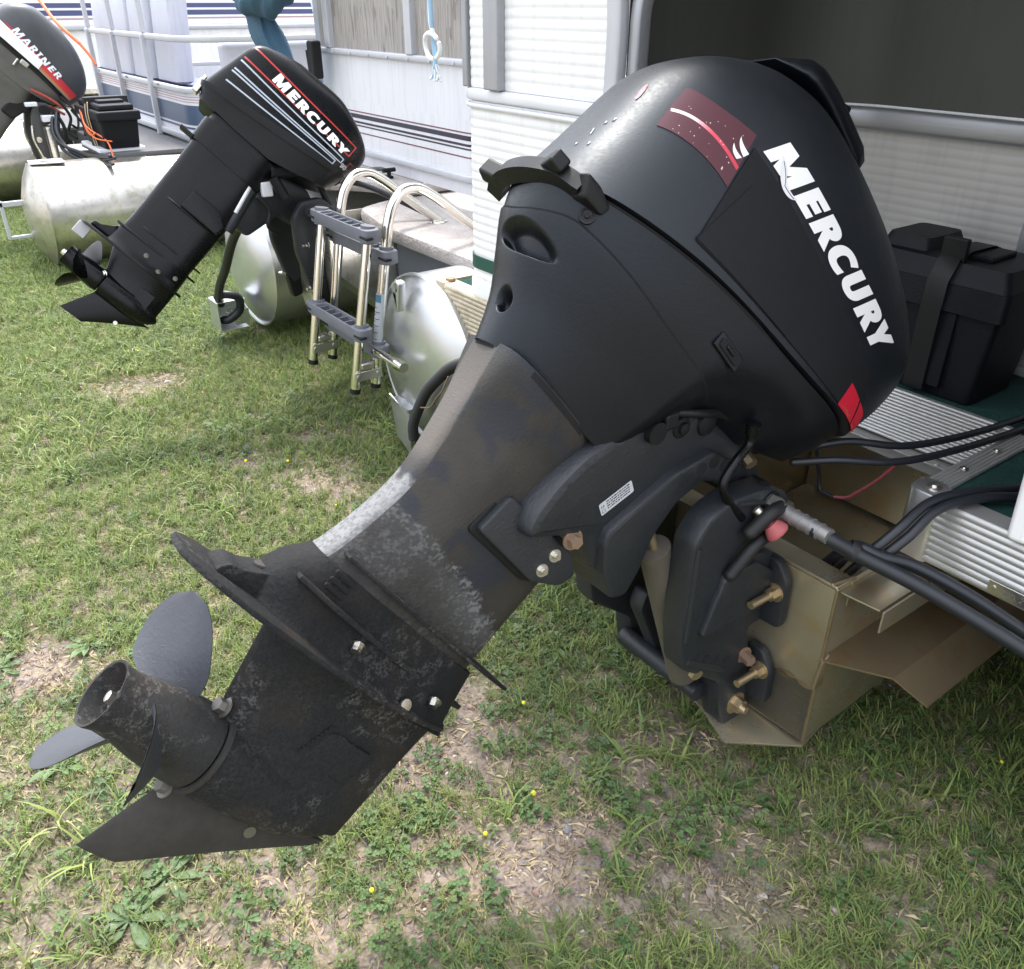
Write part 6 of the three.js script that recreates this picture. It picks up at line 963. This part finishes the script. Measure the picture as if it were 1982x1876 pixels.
  // dead straw lying flat
  { const pos = [], idx = []; for (let b = 0; b < 12; b++) { const a = rr(0, 6.28), l = rr(0.008, 0.04), w = rr(0.0003, 0.0009), cx = rr(-0.03, 0.03), cz = rr(-0.03, 0.03), y = rr(0.001, 0.006), y2 = rr(0.001, 0.012), at = pos.length / 3, ca = Math.cos(a), sa = Math.sin(a); pos.push(cx - ca * l / 2 - sa * w, y, cz - sa * l / 2 + ca * w, cx - ca * l / 2 + sa * w, y + 0.001, cz - sa * l / 2 - ca * w, cx + 0.004 * sa, (y + y2) / 2 + 0.004, cz - 0.004 * ca, cx + ca * l / 2, y2, cz + sa * l / 2); idx.push(at, at + 1, at + 2, at + 2, at + 1, at + 3); }
    const geo = new THREE.BufferGeometry(); geo.setAttribute('position', new THREE.Float32BufferAttribute(pos, 3)); geo.setIndex(idx); geo.computeVertexNormals();
    const list = []; for (let i = 0; i < 52000; i++) { const x = rr(X0, X1), z = rr(-7, Z1); if (rnd() > 0.55 - 0.15 * bare(x, z)) continue; const k = rr(0.6, 1.25), t = rnd(); list.push({ x, z, ry: rr(0, 6.28), s: rr(0.6, 1.2), sy: rr(0.4, 1.3), c: t < 0.7 ? [0.42 * k, 0.34 * k, 0.21 * k] : [0.30 * k, 0.23 * k, 0.16 * k] }); } scatter('dry_grass', geo, leafMat(0.9, 0.15), list); }
  // pebbles
  for (let v = 0; v < 3; v++) { const g = new THREE.IcosahedronGeometry(1, 1), p = g.attributes.position; const sd = v * 7.3; for (let i = 0; i < p.count; i++) { const x = p.getX(i), y = p.getY(i), z = p.getZ(i), k = 1 + 0.28 * Math.sin(x * 2.3 + sd) * Math.sin(y * 2.9 - sd) + 0.2 * Math.sin(z * 3.1 + sd * 2); p.setXYZ(i, x * k, y * k * 0.62, z * k * 0.85); } g.computeVertexNormals(); g.deleteAttribute('uv');
    const list = []; for (let i = 0; i < 34000; i++) { const x = rr(X0, X1), z = rr(-4.5, Z1), b = bare(x, z); if (rnd() > 0.26 + 0.8 * b) continue; const big = rnd() < 0.022, s = big ? rr(0.007, 0.0125) : rr(0.0012, 0.0045), k = rr(0.6, 1.15), t = rnd(); list.push({ x, z, y: hgt(x, z) + s * 0.2, ry: rr(0, 6.28), rx: rr(-0.4, 0.4), s, c: t < 0.45 ? [0.27 * k, 0.22 * k, 0.19 * k] : t < 0.75 ? [0.20 * k, 0.195 * k, 0.195 * k] : t < 0.9 ? [0.46 * k, 0.42 * k, 0.37 * k] : [0.30 * k, 0.20 * k, 0.17 * k] }); } scatter('gravel', g, M.stone, list); }
  // little yellow flowers
  { const g = new THREE.IcosahedronGeometry(0.0045, 1); g.deleteAttribute('uv'); const list = []; for (let i = 0; i < 260; i++) { const x = rr(X0, X1), z = rr(-4.5, Z1); if (rnd() > clov(x, z) * 0.8) continue; list.push({ x, z, y: hgt(x, z) + rr(0.025, 0.045), ry: 0, s: rr(0.7, 1.2), c: [0.75, 0.60, 0.03] }); } scatter('flowers', g, M.stone, list); }
}
renderer.render(scene, camera);
